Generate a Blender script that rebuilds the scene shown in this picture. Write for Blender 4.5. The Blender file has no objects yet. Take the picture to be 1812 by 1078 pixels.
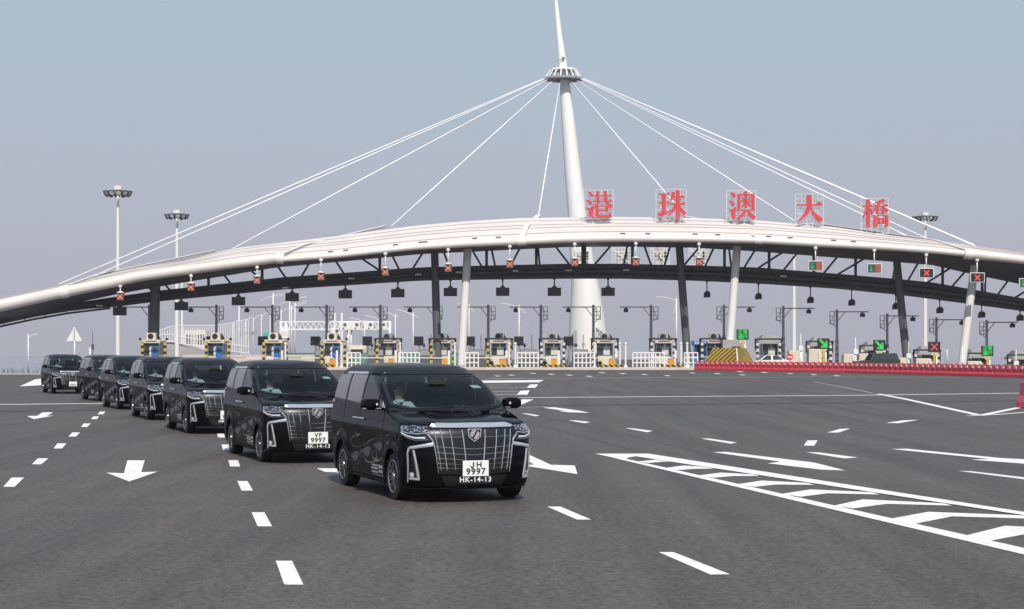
import bpy, bmesh, math, random
import numpy as np
from mathutils import Vector, Matrix, Euler
from mathutils.geometry import delaunay_2d_cdt
random.seed(7)
sc = bpy.context.scene
COL = sc.collection
R = math.radians

# ------------------------------------------------------------------ camera
F_PX, CX, HY, CAM_H = 3200.0, 906.0, 620.0, 2.19      # focal length in photo pixels, centre column, horizon row, eye height
cam_data = bpy.data.cameras.new('camera')
cam_data.sensor_width = 36.0
cam_data.lens = 36.0 * F_PX / 1812.0
cam_data.shift_y = (HY - 539.0) / 1812.0
cam_data.clip_end = 20000.0
cam = bpy.data.objects.new('camera', cam_data)
COL.objects.link(cam)
cam.location = (0, 0, CAM_H)
cam.rotation_euler = (R(90), 0, 0)
sc.camera = cam

# ------------------------------------------------------------------ sky and sun
SUN_EL, SUN_AZ = 45.0, 9.0        # azimuth: degrees to the right of straight behind the camera
world = bpy.data.worlds.new('World')
sc.world = world
world.use_nodes = True
wn, wl = world.node_tree.nodes, world.node_tree.links
wn.clear()
wo = wn.new('ShaderNodeOutputWorld')
bg = wn.new('ShaderNodeBackground')
sky = wn.new('ShaderNodeTexSky')
sky.sky_type = 'NISHITA'
sky.sun_disc = False
sky.sun_elevation = R(SUN_EL)
sky.sun_rotation = R(180 - SUN_AZ)
sky.air_density = 1.0
sky.dust_density = 4.0
sky.ozone_density = 1.6
hz = wn.new('ShaderNodeMix'); hz.data_type = 'RGBA'
hz.inputs['Factor'].default_value = 0.86
# the milky haze veil: lavender grey at the horizon, bluer upwards
wtc = wn.new('ShaderNodeTexCoord'); wsp = wn.new('ShaderNodeSeparateXYZ'); wl.new(wtc.outputs['Generated'], wsp.inputs[0])
wrp = wn.new('ShaderNodeValToRGB'); we = wrp.color_ramp.elements
we[0].position, we[0].color = 0.0, (0.520, 0.520, 0.606, 1)
we[1].position, we[1].color = 1.0, (0.345, 0.450, 0.640, 1)
for ps_, cl_ in ((0.05, (0.500, 0.513, 0.604, 1)), (0.16, (0.462, 0.553, 0.650, 1))):
    e_ = we.new(ps_); e_.color = cl_
wl.new(wsp.outputs['Z'], wrp.inputs[0])
wsc = wn.new('ShaderNodeVectorMath'); wsc.operation = 'SCALE'; wsc.inputs['Scale'].default_value = 10.0
wl.new(wrp.outputs[0], wsc.inputs[0]); wl.new(wsc.outputs[0], hz.inputs['B'])
wl.new(sky.outputs[0], hz.inputs['A'])
wl.new(hz.outputs['Result'], bg.inputs['Color'])
bg.inputs['Strength'].default_value = 0.10
wl.new(bg.outputs[0], wo.inputs[0])

sun_d = bpy.data.lights.new('sun', 'SUN')
sun_d.energy = 4.1
sun_d.angle = R(0.55)
sun_d.color = (1.0, 0.94, 0.86)
sun = bpy.data.objects.new('sun', sun_d)
COL.objects.link(sun)
sun.location = (20, -30, 60)
sdir = Vector((math.sin(R(SUN_AZ)) * math.cos(R(SUN_EL)), -math.cos(R(SUN_AZ)) * math.cos(R(SUN_EL)), math.sin(R(SUN_EL))))
sun.rotation_euler = sdir.to_track_quat('Z', 'Y').to_euler()
sc.view_settings.view_transform = 'Standard'
sc.view_settings.look = 'None'
sc.view_settings.exposure = 0.0
sc.view_settings.gamma = 1.0
sc.view_settings.use_curve_mapping = False
sc.render.engine = 'CYCLES'
sc.cycles.max_bounces = 10
sc.cycles.transparent_max_bounces = 16
sc.cycles.caustics_reflective = False
sc.cycles.caustics_refractive = False
sc.cycles.use_denoising = True

# ------------------------------------------------------------------ helpers
def W(px, py, Y):
    """point at depth Y that the photo shows at pixel (px, py)"""
    return Vector(((px - CX) * Y / F_PX, Y, CAM_H - (py - HY) * Y / F_PX))
def G(px, py):
    """point of the flat road surface seen at pixel (px, py)"""
    Y = F_PX * CAM_H / (py - HY)
    return Vector(((px - CX) * Y / F_PX, Y, 0.0))

def tag(o, label=None, cat=None, group=None, kind=None):
    if label: o['label'] = label
    if cat: o['category'] = cat
    if group: o['group'] = group
    if kind: o['kind'] = kind
    return o
def empty(name, loc=(0, 0, 0), rz=0.0):
    o = bpy.data.objects.new(name, None)
    COL.objects.link(o)
    o.location = loc
    o.rotation_euler = (0, 0, rz)
    o.empty_display_size = 0.3
    return o
def thing(name, label, cat, loc=(0, 0, 0), rz=0.0, group=None):
    return tag(empty(name, loc, rz), label, cat, group)
def children(o): return [c for c in COL.objects if c.parent is o]
def copy_tree(o, parent=None):
    c = o.copy(); COL.objects.link(c); c.parent = parent
    for ch in list(o.children): copy_tree(ch, c)
    return c
def dup(root, loc, rz=None, label=None):
    c = copy_tree(root)
    c.location = loc
    if rz is not None: c.rotation_euler = (0, 0, rz)
    if label: c['label'] = label
    return c

class MB:
    """collects shapes and links them as one mesh object"""
    def __init__(s): s.v, s.f, s.sm = [], [], []
    def add(s, vs, fs, smooth=False):
        n = len(s.v)
        s.v += [tuple(p) for p in vs]
        s.f += [tuple(i + n for i in f) for f in fs]
        s.sm += [smooth] * len(fs)
        return s
    def box(s, c, d, rot=None, taper=1.0):
        hx, hy, hz = d[0] / 2, d[1] / 2, d[2] / 2
        vs = []
        for z, k in ((-hz, 1.0), (hz, taper)):
            for x, y in ((-hx, -hy), (hx, -hy), (hx, hy), (-hx, hy)):
                p = Vector((x * k, y * k, z))
                if rot is not None: p = rot @ p
                vs.append(p + Vector(c))
        return s.add(vs, [(0, 3, 2, 1), (4, 5, 6, 7), (0, 1, 5, 4), (1, 2, 6, 5), (2, 3, 7, 6), (3, 0, 4, 7)])
    def bar(s, p0, p1, w, h=None, up=(0, 0, 1)):
        p0, p1 = Vector(p0), Vector(p1)
        h = w if h is None else h
        d = (p1 - p0); L = d.length; d.normalize()
        up = Vector(up)
        if abs(d.dot(up)) > 0.99: up = Vector((0, 1, 0))
        x = d.cross(up).normalized(); z = x.cross(d)
        vs = [p + x * a * w / 2 + z * b * h / 2 for p in (p0, p1) for a, b in ((-1, -1), (1, -1), (1, 1), (-1, 1))]
        return s.add(vs, [(0, 1, 2, 3), (7, 6, 5, 4), (0, 4, 5, 1), (1, 5, 6, 2), (2, 6, 7, 3), (3, 7, 4, 0)])
    def cyl(s, p0, p1, r0, r1=None, n=12, caps=True):
        return s.tube([p0, p1], [r0, r0 if r1 is None else r1], n, caps)
    def tube(s, pts, rs, n=12, caps=True):
        pts = [Vector(p) for p in pts]
        if not hasattr(rs, '__len__'): rs = [rs] * len(pts)
        vs, fs = [], []
        t0 = (pts[1] - pts[0]).normalized()
        ref = Vector((0, 0, 1)) if abs(t0.z) < 0.95 else Vector((0, 1, 0))
        x = t0.cross(ref).normalized()
        for i, p in enumerate(pts):
            a, b = pts[max(i - 1, 0)], pts[min(i + 1, len(pts) - 1)]
            t = (b - a).normalized()
            x = (x - t * x.dot(t)).normalized()
            y = t.cross(x)
            for k in range(n):
                th = 2 * math.pi * k / n
                vs.append(p + (x * math.cos(th) + y * math.sin(th)) * rs[i])
        for i in range(len(pts) - 1):
            for k in range(n):
                k2 = (k + 1) % n
                fs.append((i * n + k, i * n + k2, (i + 1) * n + k2, (i + 1) * n + k))
        s.add(vs, fs, True)
        if caps:
            m = len(s.v) - len(vs)
            s.f.append(tuple(m + k for k in reversed(range(n)))); s.sm.append(False)
            s.f.append(tuple(m + (len(pts) - 1) * n + k for k in range(n))); s.sm.append(False)
        return s
    def lathe(s, prof, axis, origin, n=24, closed=False):
        """prof: (radius, offset along axis)"""
        axis = Vector(axis).normalized(); o = Vector(origin)
        ref = Vector((0, 0, 1)) if abs(axis.z) < 0.9 else Vector((1, 0, 0))
        x = axis.cross(ref).normalized(); y = axis.cross(x)
        vs, fs = [], []
        for r, h in prof:
            for k in range(n):
                th = 2 * math.pi * k / n
                vs.append(o + axis * h + (x * math.cos(th) + y * math.sin(th)) * r)
        for i in range(len(prof) - 1):
            for k in range(n):
                k2 = (k + 1) % n
                fs.append((i * n + k, (i + 1) * n + k, (i + 1) * n + k2, i * n + k2))
        return s.add(vs, fs, True)
    def prism(s, poly, fn, depth):
        """poly: 2D outline, fn(u, v, w) -> 3D; a plate from w=0 to w=depth"""
        n = len(poly)
        vs = [fn(u, v, 0) for u, v in poly] + [fn(u, v, depth) for u, v in poly]
        fs = [tuple(range(n)), tuple(reversed(range(n, 2 * n)))]
        fs += [(i, i + n, (i + 1) % n + n, (i + 1) % n) for i in range(n)]
        return s.add(vs, fs)
    def sphere(s, c, r, n=12, m=8, sc3=(1, 1, 1)):
        c = Vector(c); vs, fs = [], []
        for i in range(m + 1):
            ph = math.pi * i / m
            for k in range(n):
                th = 2 * math.pi * k / n
                vs.append(c + Vector((math.sin(ph) * math.cos(th) * sc3[0], math.sin(ph) * math.sin(th) * sc3[1], math.cos(ph) * sc3[2])) * r)
        for i in range(m):
            for k in range(n):
                k2 = (k + 1) % n
                fs.append((i * n + k, (i + 1) * n + k, (i + 1) * n + k2, i * n + k2))
        return s.add(vs, fs, True)
    def build(s, name, mat, parent=None, bevel=0.0, fix=True):
        me = bpy.data.meshes.new(name)
        me.from_pydata(s.v, [], s.f)
        me.polygons.foreach_set('use_smooth', s.sm)
        if fix:
            bm = bmesh.new(); bm.from_mesh(me)
            bmesh.ops.remove_doubles(bm, verts=bm.verts, dist=1e-5)
            bmesh.ops.recalc_face_normals(bm, faces=bm.faces)
            for e in bm.edges:
                lf_ = e.link_faces
                if len(lf_) == 2 and (not lf_[0].smooth or not lf_[1].smooth or e.calc_face_angle(0) > 0.75): e.smooth = False
            bm.to_mesh(me); bm.free()
        if mat: me.materials.append(mat)
        me.update()
        o = bpy.data.objects.new(name, me)
        COL.objects.link(o)
        if parent is not None: o.parent = parent
        if bevel > 0:
            b = o.modifiers.new('bevel', 'BEVEL'); b.width = bevel; b.segments = 2; b.limit_method = 'ANGLE'
        return o
def same(o, name, parent, loc=None, rot=None, mat=None):
    """another piece that shares a mesh"""
    c = bpy.data.objects.new(name, o.data)
    COL.objects.link(c); c.parent = parent
    if loc is not None: c.location = loc
    if rot is not None: c.rotation_euler = rot
    for m in o.modifiers:
        if m.type == 'BEVEL':
            b = c.modifiers.new('bevel', 'BEVEL'); b.width = m.width; b.segments = m.segments; b.limit_method = 'ANGLE'
    return c

def text_mesh(name, s, size, mat, parent=None, extrude=0.004, offset=0.0, space=1.0, ax='CENTER'):
    cu = bpy.data.curves.new(name, 'FONT')
    cu.body = s; cu.size = size; cu.align_x = ax; cu.align_y = 'CENTER'
    cu.extrude = extrude; cu.offset = offset; cu.space_character = space; cu.resolution_u = 3
    tmp = bpy.data.objects.new(name, cu); COL.objects.link(tmp)
    dg = bpy.context.evaluated_depsgraph_get()
    me = bpy.data.meshes.new_from_object(tmp.evaluated_get(dg))
    bpy.data.objects.remove(tmp)
    me.materials.clear(); me.materials.append(mat)
    o = bpy.data.objects.new(name, me); COL.objects.link(o)
    if parent is not None: o.parent = parent
    return o

# ------------------------------------------------------------------ materials
def new_mat(name):
    m = bpy.data.materials.new(name); m.use_nodes = True
    nt = m.node_tree
    return m, nt.nodes, nt.links, nt.nodes['Principled BSDF']
def pm(name, col, rough=0.5, metal=0.0, var=0.12, scale=3.0, coat=0.0, bump=0.0, bscale=60.0, spec=0.5, rvar=0.0):
    """paint or metal with mild procedural wear"""
    m, n, l, b = new_mat(name)
    b.inputs['Roughness'].default_value = rough
    b.inputs['Metallic'].default_value = metal
    b.inputs['Specular IOR Level'].default_value = spec
    b.inputs['Coat Weight'].default_value = coat
    b.inputs['Coat Roughness'].default_value = 0.04
    tc = n.new('ShaderNodeTexCoord')
    ns = n.new('ShaderNodeTexNoise'); ns.inputs['Scale'].default_value = scale; ns.inputs['Detail'].default_value = 6
    l.new(tc.outputs['Object'], ns.inputs['Vector'])
    mx = n.new('ShaderNodeMix'); mx.data_type = 'RGBA'
    mx.inputs['A'].default_value = tuple(c * (1 - var) for c in col) + (1,)
    mx.inputs['B'].default_value = tuple(min(1, c * (1 + var)) for c in col) + (1,)
    l.new(ns.outputs['Fac'], mx.inputs['Factor'])
    l.new(mx.outputs['Result'], b.inputs['Base Color'])
    if bump > 0:
        n2 = n.new('ShaderNodeTexNoise'); n2.inputs['Scale'].default_value = bscale; n2.inputs['Detail'].default_value = 4
        l.new(tc.outputs['Object'], n2.inputs['Vector'])
        bp = n.new('ShaderNodeBump'); bp.inputs['Strength'].default_value = bump; bp.inputs['Distance'].default_value = 0.01
        l.new(n2.outputs['Fac'], bp.inputs['Height']); l.new(bp.outputs[0], b.inputs['Normal'])
    return m
def stripes(name, c1, c2, direction, freq, duty=0.5, rough=0.6):
    """painted hazard stripes: a flat print across the object's own coordinates"""
    m, n, l, b = new_mat(name)
    b.inputs['Roughness'].default_value = rough
    tc = n.new('ShaderNodeTexCoord')
    dt = n.new('ShaderNodeVectorMath'); dt.operation = 'DOT_PRODUCT'; dt.inputs[1].default_value = direction
    l.new(tc.outputs['Object'], dt.inputs[0])
    mu = n.new('ShaderNodeMath'); mu.operation = 'MULTIPLY'; mu.inputs[1].default_value = freq
    l.new(dt.outputs['Value'], mu.inputs[0])
    fr = n.new('ShaderNodeMath'); fr.operation = 'FRACT'; l.new(mu.outputs[0], fr.inputs[0])
    gt = n.new('ShaderNodeMath'); gt.operation = 'GREATER_THAN'; gt.inputs[1].default_value = duty
    l.new(fr.outputs[0], gt.inputs[0])
    ns = n.new('ShaderNodeTexNoise'); ns.inputs['Scale'].default_value = 5; ns.inputs['Detail'].default_value = 5
    l.new(tc.outputs['Object'], ns.inputs['Vector'])
    mx = n.new('ShaderNodeMix'); mx.data_type = 'RGBA'
    mx.inputs['A'].default_value = c1 + (1,); mx.inputs['B'].default_value = c2 + (1,)
    l.new(gt.outputs[0], mx.inputs['Factor'])
    m2 = n.new('ShaderNodeMix'); m2.data_type = 'RGBA'; m2.blend_type = 'MULTIPLY'
    m2.inputs['Factor'].default_value = 0.35
    l.new(mx.outputs['Result'], m2.inputs['A']); l.new(ns.outputs['Fac'], m2.inputs['B'])
    l.new(m2.outputs['Result'], b.inputs['Base Color'])
    return m
def glow(name, col, s):
    m, n, l, b = new_mat(name)
    b.inputs['Base Color'].default_value = tuple(c * 0.3 for c in col) + (1,)
    b.inputs['Emission Color'].default_value = col + (1,)
    b.inputs['Emission Strength'].default_value = s
    return m
def thin_glass(name, tint, refl=1.0, rough=0.02, body=None, bodyfac=0.0):
    """a thin pane: fresnel reflection over a tinted see-through layer"""
    m, n, l, b = new_mat(name)
    out = n['Material Output']; n.remove(b)
    tr = n.new('ShaderNodeBsdfTransparent'); tr.inputs[0].default_value = tint + (1,)
    gl = n.new('ShaderNodeBsdfGlossy'); gl.inputs['Roughness'].default_value = rough
    gl.inputs['Color'].default_value = (refl, refl, refl, 1)
    fr = n.new('ShaderNodeFresnel'); fr.inputs['IOR'].default_value = 1.45
    mx = n.new('ShaderNodeMixShader')
    base = tr.outputs[0]
    if bodyfac > 0:
        df = n.new('ShaderNodeBsdfDiffuse'); df.inputs[0].default_value = body + (1,)
        m0 = n.new('ShaderNodeMixShader'); m0.inputs[0].default_value = bodyfac
        l.new(tr.outputs[0], m0.inputs[1]); l.new(df.outputs[0], m0.inputs[2]); base = m0.outputs[0]
    l.new(fr.outputs[0], mx.inputs[0]); l.new(base, mx.inputs[1]); l.new(gl.outputs[0], mx.inputs[2])
    l.new(mx.outputs[0], out.inputs[0])
    return m

def asphalt_mat():
    m, n, l, b = new_mat('asphalt')
    b.inputs['Roughness'].default_value = 0.68
    b.inputs['Specular IOR Level'].default_value = 0.5
    tc = n.new('ShaderNodeTexCoord')
    def noise(scale, detail, rough=0.6, stretch=None):
        t = n.new('ShaderNodeTexNoise'); t.inputs['Scale'].default_value = scale
        t.inputs['Detail'].default_value = detail; t.inputs['Roughness'].default_value = rough
        if stretch:
            mp = n.new('ShaderNodeMapping'); mp.inputs['Scale'].default_value = stretch
            mp.inputs['Rotation'].default_value = (0, 0, R(8))
            l.new(tc.outputs['Object'], mp.inputs['Vector']); l.new(mp.outputs[0], t.inputs['Vector'])
        else: l.new(tc.outputs['Object'], t.inputs['Vector'])
        return t
    big = noise(0.05, 5)
    streak = noise(0.35, 6, 0.6, (3.0, 0.12, 1))
    grit = noise(38, 3, 0.8)
    coarse = noise(10, 5, 0.92)
    fine = noise(140, 2, 0.7)
    def ramp(src, p0, c0, p1, c1):
        r = n.new('ShaderNodeValToRGB'); e = r.color_ramp.elements
        e[0].position, e[0].color = p0, c0 + (1,); e[1].position, e[1].color = p1, c1 + (1,)
        l.new(src.outputs['Fac'], r.inputs[0]); return r
    base = ramp(big, 0.36, (0.094, 0.079, 0.074), 0.64, (0.092, 0.087, 0.077))
    r2 = ramp(streak, 0.34, (0.74, 0.74, 0.73), 0.66, (1.15, 1.15, 1.15))
    r3 = ramp(grit, 0.35, (0.55, 0.55, 0.55), 0.72, (1.5, 1.48, 1.48))
    r4 = ramp(fine, 0.3, (0.6, 0.6, 0.6), 0.7, (1.4, 1.4, 1.4))
    cur = base.outputs[0]
    r5 = ramp(coarse, 0.38, (0.36, 0.36, 0.37), 0.64, (1.66, 1.62, 1.60))
    patch = noise(0.9, 6, 0.7)
    r6 = ramp(patch, 0.35, (0.90, 0.89, 0.88), 0.65, (1.08, 1.09, 1.08))
    for r in (r2, r3, r4, r5, r6):
        mx = n.new('ShaderNodeMix'); mx.data_type = 'RGBA'; mx.blend_type = 'MULTIPLY'; mx.inputs['Factor'].default_value = 1.0
        l.new(cur, mx.inputs['A']); l.new(r.outputs[0], mx.inputs['B']); cur = mx.outputs['Result']
    l.new(cur, b.inputs['Base Color'])
    bp = n.new('ShaderNodeBump'); bp.inputs['Strength'].default_value = 0.35; bp.inputs['Distance'].default_value = 0.006
    l.new(grit.outputs['Fac'], bp.inputs['Height']); l.new(bp.outputs[0], b.inputs['Normal'])
    return m
def marking_mat():
    m, n, l, b = new_mat('road_paint')
    b.inputs['Roughness'].default_value = 0.6
    tc = n.new('ShaderNodeTexCoord')
    ns = n.new('ShaderNodeTexNoise'); ns.inputs['Scale'].default_value = 5; ns.inputs['Detail'].default_value = 10; ns.inputs['Roughness'].default_value = 0.8
    l.new(tc.outputs['Object'], ns.inputs['Vector'])
    r = n.new('ShaderNodeValToRGB'); e = r.color_ramp.elements
    e[0].position, e[0].color = 0.30, (0.22, 0.21, 0.20, 1)
    e[1].position, e[1].color = 0.46, (0.84, 0.81, 0.78, 1)
    l.new(ns.outputs['Fac'], r.inputs[0]); l.new(r.outputs[0], b.inputs['Base Color'])
    return m

M = {}
M['asphalt'] = asphalt_mat()
M['paint_line'] = marking_mat()
M['seam'] = pm('tar_seam', (0.02, 0.02, 0.02), 0.7)
M['rubber'] = pm('tyre_rubbed_asphalt', (0.066, 0.060, 0.057), 0.75, var=0.35, scale=0.8)
M['worn_line'] = pm('worn_road_paint', (0.30, 0.30, 0.29), 0.8, var=0.5, scale=2)
M['white'] = pm('white_paint', (0.76, 0.745, 0.72), 0.45, var=0.05, scale=0.6)
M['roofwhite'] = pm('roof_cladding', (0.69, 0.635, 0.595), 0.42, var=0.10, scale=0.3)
M['mast'] = pm('mast_paint', (0.80, 0.79, 0.77), 0.5, var=0.03, scale=0.1)
M['cable'] = pm('cable_sheath', (0.86, 0.86, 0.88), 0.45, var=0.02)
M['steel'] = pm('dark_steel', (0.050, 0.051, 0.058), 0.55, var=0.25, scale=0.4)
M['greysteel'] = pm('grey_steel', (0.10, 0.105, 0.115), 0.5, var=0.2, scale=0.5)
M['midgrey'] = pm('galvanised', (0.30, 0.305, 0.315), 0.5, var=0.2, scale=1.5)
M['black'] = pm('black_plastic', (0.012, 0.012, 0.014), 0.5, var=0.3)
M['screen'] = pm('dead_screen', (0.018, 0.018, 0.022), 0.3, var=0.2)
M['beige'] = pm('beige_panel', (0.62, 0.55, 0.45), 0.6, var=0.12, scale=2)
M['pinkish'] = pm('stone_kerb', (0.58, 0.51, 0.47), 0.8, var=0.2, scale=1.2, bump=0.3)
M['concrete'] = pm('concrete', (0.36, 0.35, 0.34), 0.85, var=0.2, scale=0.8, bump=0.3)
M['yellow'] = pm('yellow_paint', (0.62, 0.42, 0.05), 0.5, var=0.15)
M['orange'] = pm('orange_housing', (0.62, 0.27, 0.03), 0.5, var=0.15)
M['blue'] = pm('blue_panel', (0.02, 0.11, 0.30), 0.4, var=0.12)
M['brightblue'] = pm('kiosk_blue', (0.03, 0.15, 0.42), 0.4, var=0.12)
M['red'] = pm('red_plastic', (0.70, 0.055, 0.09), 0.45, var=0.18, scale=4)
M['reddark'] = pm('red_plastic_dark', (0.30, 0.02, 0.035), 0.6, var=0.2, scale=4)  # darker red copy for the barrier ribs and filler cap
M['reflect'] = pm('reflective_patch', (0.78, 0.55, 0.54), 0.4, var=0.1)
M['signred'] = pm('sign_red', (0.60, 0.042, 0.052), 0.55, var=0.18, scale=1.5)
M['teal'] = pm('teal_fence', (0.10, 0.26, 0.22), 0.6, var=0.15)
M['kioskglass'] = pm('booth_glass', (0.035, 0.05, 0.055), 0.06, var=0.3, scale=1.0)
M['paper'] = pm('pale_blind', (0.55, 0.56, 0.53), 0.7, var=0.15)
M['lampglass'] = pm('floodlight_glass', (0.55, 0.56, 0.55), 0.12, var=0.2)
M['ledred'] = glow('led_red', (1.0, 0.10, 0.09), 0.55)
M['ledredoff'] = glow('led_red_faded', (1.0, 0.42, 0.34), 0.5)
M['signmark'] = pm('faded_red_mark', (0.42, 0.08, 0.08), 0.6)
M['signgreen'] = pm('faded_green_mark', (0.10, 0.38, 0.20), 0.6)
M['ledgreen'] = glow('led_green', (0.04, 0.85, 0.13), 0.5)
M['ledgreendim'] = glow('led_green_dim', (0.015, 0.22, 0.10), 0.22)
M['ledrust'] = pm('rusty_signal_face', (0.24, 0.07, 0.045), 0.6, var=0.3, scale=9)
M['hazard'] = stripes('hazard_yellow_black', (0.60, 0.40, 0.05), (0.02, 0.02, 0.02), (0.7, 0, 0.7), 2.4)
M['hazard_v'] = stripes('post_bands_yellow', (0.62, 0.45, 0.10), (0.02, 0.02, 0.02), (0, 0, 1), 1.45)
M['hazard_w'] = stripes('post_bands_white', (0.72, 0.70, 0.66), (0.03, 0.03, 0.035), (0, 0, 1), 1.45)
M['bollard'] = stripes('white_grey_bands', (0.78, 0.78, 0.80), (0.42, 0.42, 0.44), (0, 0, 1), 1.25, 0.6)
M['palesteel'] = pm('pale_galvanised', (0.46, 0.465, 0.475), 0.5, var=0.15, scale=1.5)
M['twig'] = pm('dry_twig', (0.10, 0.085, 0.06), 0.9)
# ------------------------------------------------------------------ ground, sea, markings
def sm01(t): t = max(0.0, min(1.0, t)); return t * t * (3 - 2 * t)
BAR_PTS = [(1232, 655.0), (1320, 656.6), (1500, 660.0), (1650, 664.0), (1812, 668.5), (1900, 671.5)]
BAR = [G(*p) for p in BAR_PTS]
def bar_y(X):
    for a, b in zip(BAR, BAR[1:]):
        if X <= b.x: return a.y + (b.y - a.y) * max(0.0, (X - a.x) / (b.x - a.x))
    return BAR[-1].y
def gz(X, Y):
    """the plaza falls away a little behind the red barrier on the right"""
    return -1.9 * sm01((X - 27) / 34.0) * sm01((Y - bar_y(X) - 18) / 12.0)
def ground():
    xs = [-260, -160, -110, -80, -60, -45] + [x for x in range(-36, 90, 3)] + [100, 120, 160, 260]
    ys = [-60, -20, 0, 20, 40, 60, 80, 100, 120, 140, 150, 156, 163] + [x for x in range(168, 262, 3)] + [280, 320, 380, 430]
    mb = MB(); idx = {}
    def vid(i, j):
        if (i, j) not in idx:
            idx[(i, j)] = len(mb.v); mb.v.append((xs[i], ys[j], gz(xs[i], ys[j])))
        return idx[(i, j)]
    for i in range(len(xs) - 1):
        for j in range(len(ys) - 1):
            if ys[j] >= 163 and xs[i + 1] < -0.2113 * ys[j] + 3: continue
            mb.f.append((vid(i, j), vid(i + 1, j), vid(i + 1, j + 1), vid(i, j + 1))); mb.sm.append(True)
    o = mb.build('ground', M['asphalt'], fix=False)
    tag(o, 'dark grey asphalt apron of the toll plaza', None, None, 'structure')
ground()
m, n_, l_, b_ = new_mat('hazy_sea')
b_.inputs['Base Color'].default_value = (0.26, 0.25, 0.275, 1); b_.inputs['Roughness'].default_value = 0.12
tc_ = n_.new('ShaderNodeTexCoord'); ns_ = n_.new('ShaderNodeTexNoise'); ns_.inputs['Scale'].default_value = 0.15; ns_.inputs['Detail'].default_value = 5
l_.new(tc_.outputs['Object'], ns_.inputs['Vector'])
bp_ = n_.new('ShaderNodeBump'); bp_.inputs['Strength'].default_value = 0.02; l_.new(ns_.outputs['Fac'], bp_.inputs['Height']); l_.new(bp_.outputs[0], b_.inputs['Normal'])
sea = MB().add([(-2600, -600, -7), (2600, -600, -7), (2600, 3000, -7), (-2600, 3000, -7)], [(0, 1, 2, 3)]).build('sea', m)
tag(sea, 'pale hazy sea beyond the edge of the plaza', None, None, 'structure')
kb = MB()
for x0 in range(-260, -33, 4): kb.box((x0 + 2, 163.1, 0.06), (3.98, 0.3, 0.16))
tag(kb.build('edge_kerb', M['concrete'], bevel=0.02), 'low concrete kerb along the far left edge of the plaza', None, None, 'structure')

def mark(name, poly, z=0.004, mat='paint_line', label=None):
    """a painted marking given by the outline the photo shows on the flat road"""
    vs = [G(*p) for p in poly]
    mb = MB()
    mb.add([(v.x, v.y, z) for v in vs], [tuple(range(len(vs)))])
    o = mb.build(name, M[mat], fix=False)
    if o.data.polygons[0].normal.z < 0: o.data.flip_normals()
    return tag(o, label, None, None, 'structure')
def line(name, pts, w, z=0.004, mat='paint_line'):
    """a continuous painted line of true width w metres through the given road points"""
    P = [G(*p) for p in pts]; mb = MB(); vs = []
    for i, p in enumerate(P):
        d = (P[min(i + 1, len(P) - 1)] - P[max(i - 1, 0)]).normalized(); nn = Vector((-d.y, d.x, 0))
        vs += [p + nn * w / 2 + Vector((0, 0, z)), p - nn * w / 2 + Vector((0, 0, z))]
    mb.add(vs, [(2 * i, 2 * i + 1, 2 * i + 3, 2 * i + 2) for i in range(len(P) - 1)])
    o = mb.build(name, M[mat], fix=False)
    if o.data.polygons[0].normal.z < 0: o.data.flip_normals()
    return tag(o, None, None, None, 'structure')
# dashes of the two lane lines left of and below the vans
for q in [[(20.3, 845.6), (42.7, 845.6), (25.6, 862), (5.7, 862)], [(67, 811.5), (85.7, 811.5), (73, 822), (56.5, 822)],
          [(101.6, 785), (117.4, 785), (109.7, 794), (94.7, 794)], [(128, 765.5), (141.8, 765.5), (134.5, 772.9), (121, 772.9)],
          [(148.3, 749.7), (160.5, 749.7), (154.4, 755.8), (143, 755.8)], [(165.4, 737), (175, 737), (171.5, 742), (161, 742)],
          [(176.7, 728.6), (186.5, 728.6), (182.8, 733.4), (172.7, 733.4)], [(-60, 897), (-33, 897), (-62, 921), (-90, 921)],
          [(384, 767.6), (396, 767.6), (398, 774.5), (386, 774.5)], [(392, 787), (404.7, 787), (406.3, 796.4), (394.5, 796.4)],
          [(404, 814.7), (421, 814.7), (425, 826), (407, 826)], [(419.7, 851.7), (438, 851.7), (447.7, 868.7), (427.4, 868.7)],
          [(445.3, 907), (468, 907), (481.5, 932), (455.9, 932)], [(488, 993), (516.8, 993), (537, 1035.3), (503, 1035.3)],
          [(556, 1140), (594, 1140), (628, 1220), (582, 1220)],
          [(968, 897), (991.6, 897), (1046, 920), (1020.8, 920)], [(1165.7, 977.7), (1192, 977.7), (1291.6, 1017), (1257, 1017.5)],
          [(1239.7, 776.4), (1254.8, 776.4), (1304, 783.4), (1292.6, 785.5)], [(1105.3, 757.8), (1119, 758.3), (1155, 762.8), (1145.6, 765.3)],
          [(1005.7, 744.2), (1018.3, 744.2), (1045, 747.2), (1035, 749.2)], [(922.6, 731.6), (932.7, 732), (955.4, 735.6), (947.8, 737)],
          [(1426, 800.6), (1448.6, 801), (1518, 810), (1494, 811.6)], [(1696, 833.8), (1718, 834.3), (1830, 847.3), (1812, 848.5)],
          [(1428.5, 780), (1446.6, 779.4), (1441, 789), (1422.4, 789)], [(1486.3, 759.3), (1504.5, 758.8), (1483.8, 765.8), (1463.7, 765.8)],
          [(1597, 744.2), (1626.3, 743.2), (1589.5, 749.2), (1567.9, 748.7)]]:
    mark('lane_dash', q)
# far rows of short dashes in front of the toll islands
for x, y in [(943, 660.8), (975, 662.5), (1007, 664.0), (1042, 666.0), (1065, 659.8), (1102, 661.2), (1140, 663), (1225, 660.3), (1269, 661.6), (1309, 657.8), (1313, 663.6), (1352, 659.3), (1398, 661.2), (905, 664), (880, 665.5), (1180, 665), (1480, 665), (1440, 663.2)]:
    mark('lane_dash', [(x - 7, y - 0.5), (x + 1, y - 0.6), (x + 8, y + 0.5), (x, y + 0.6)])
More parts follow.
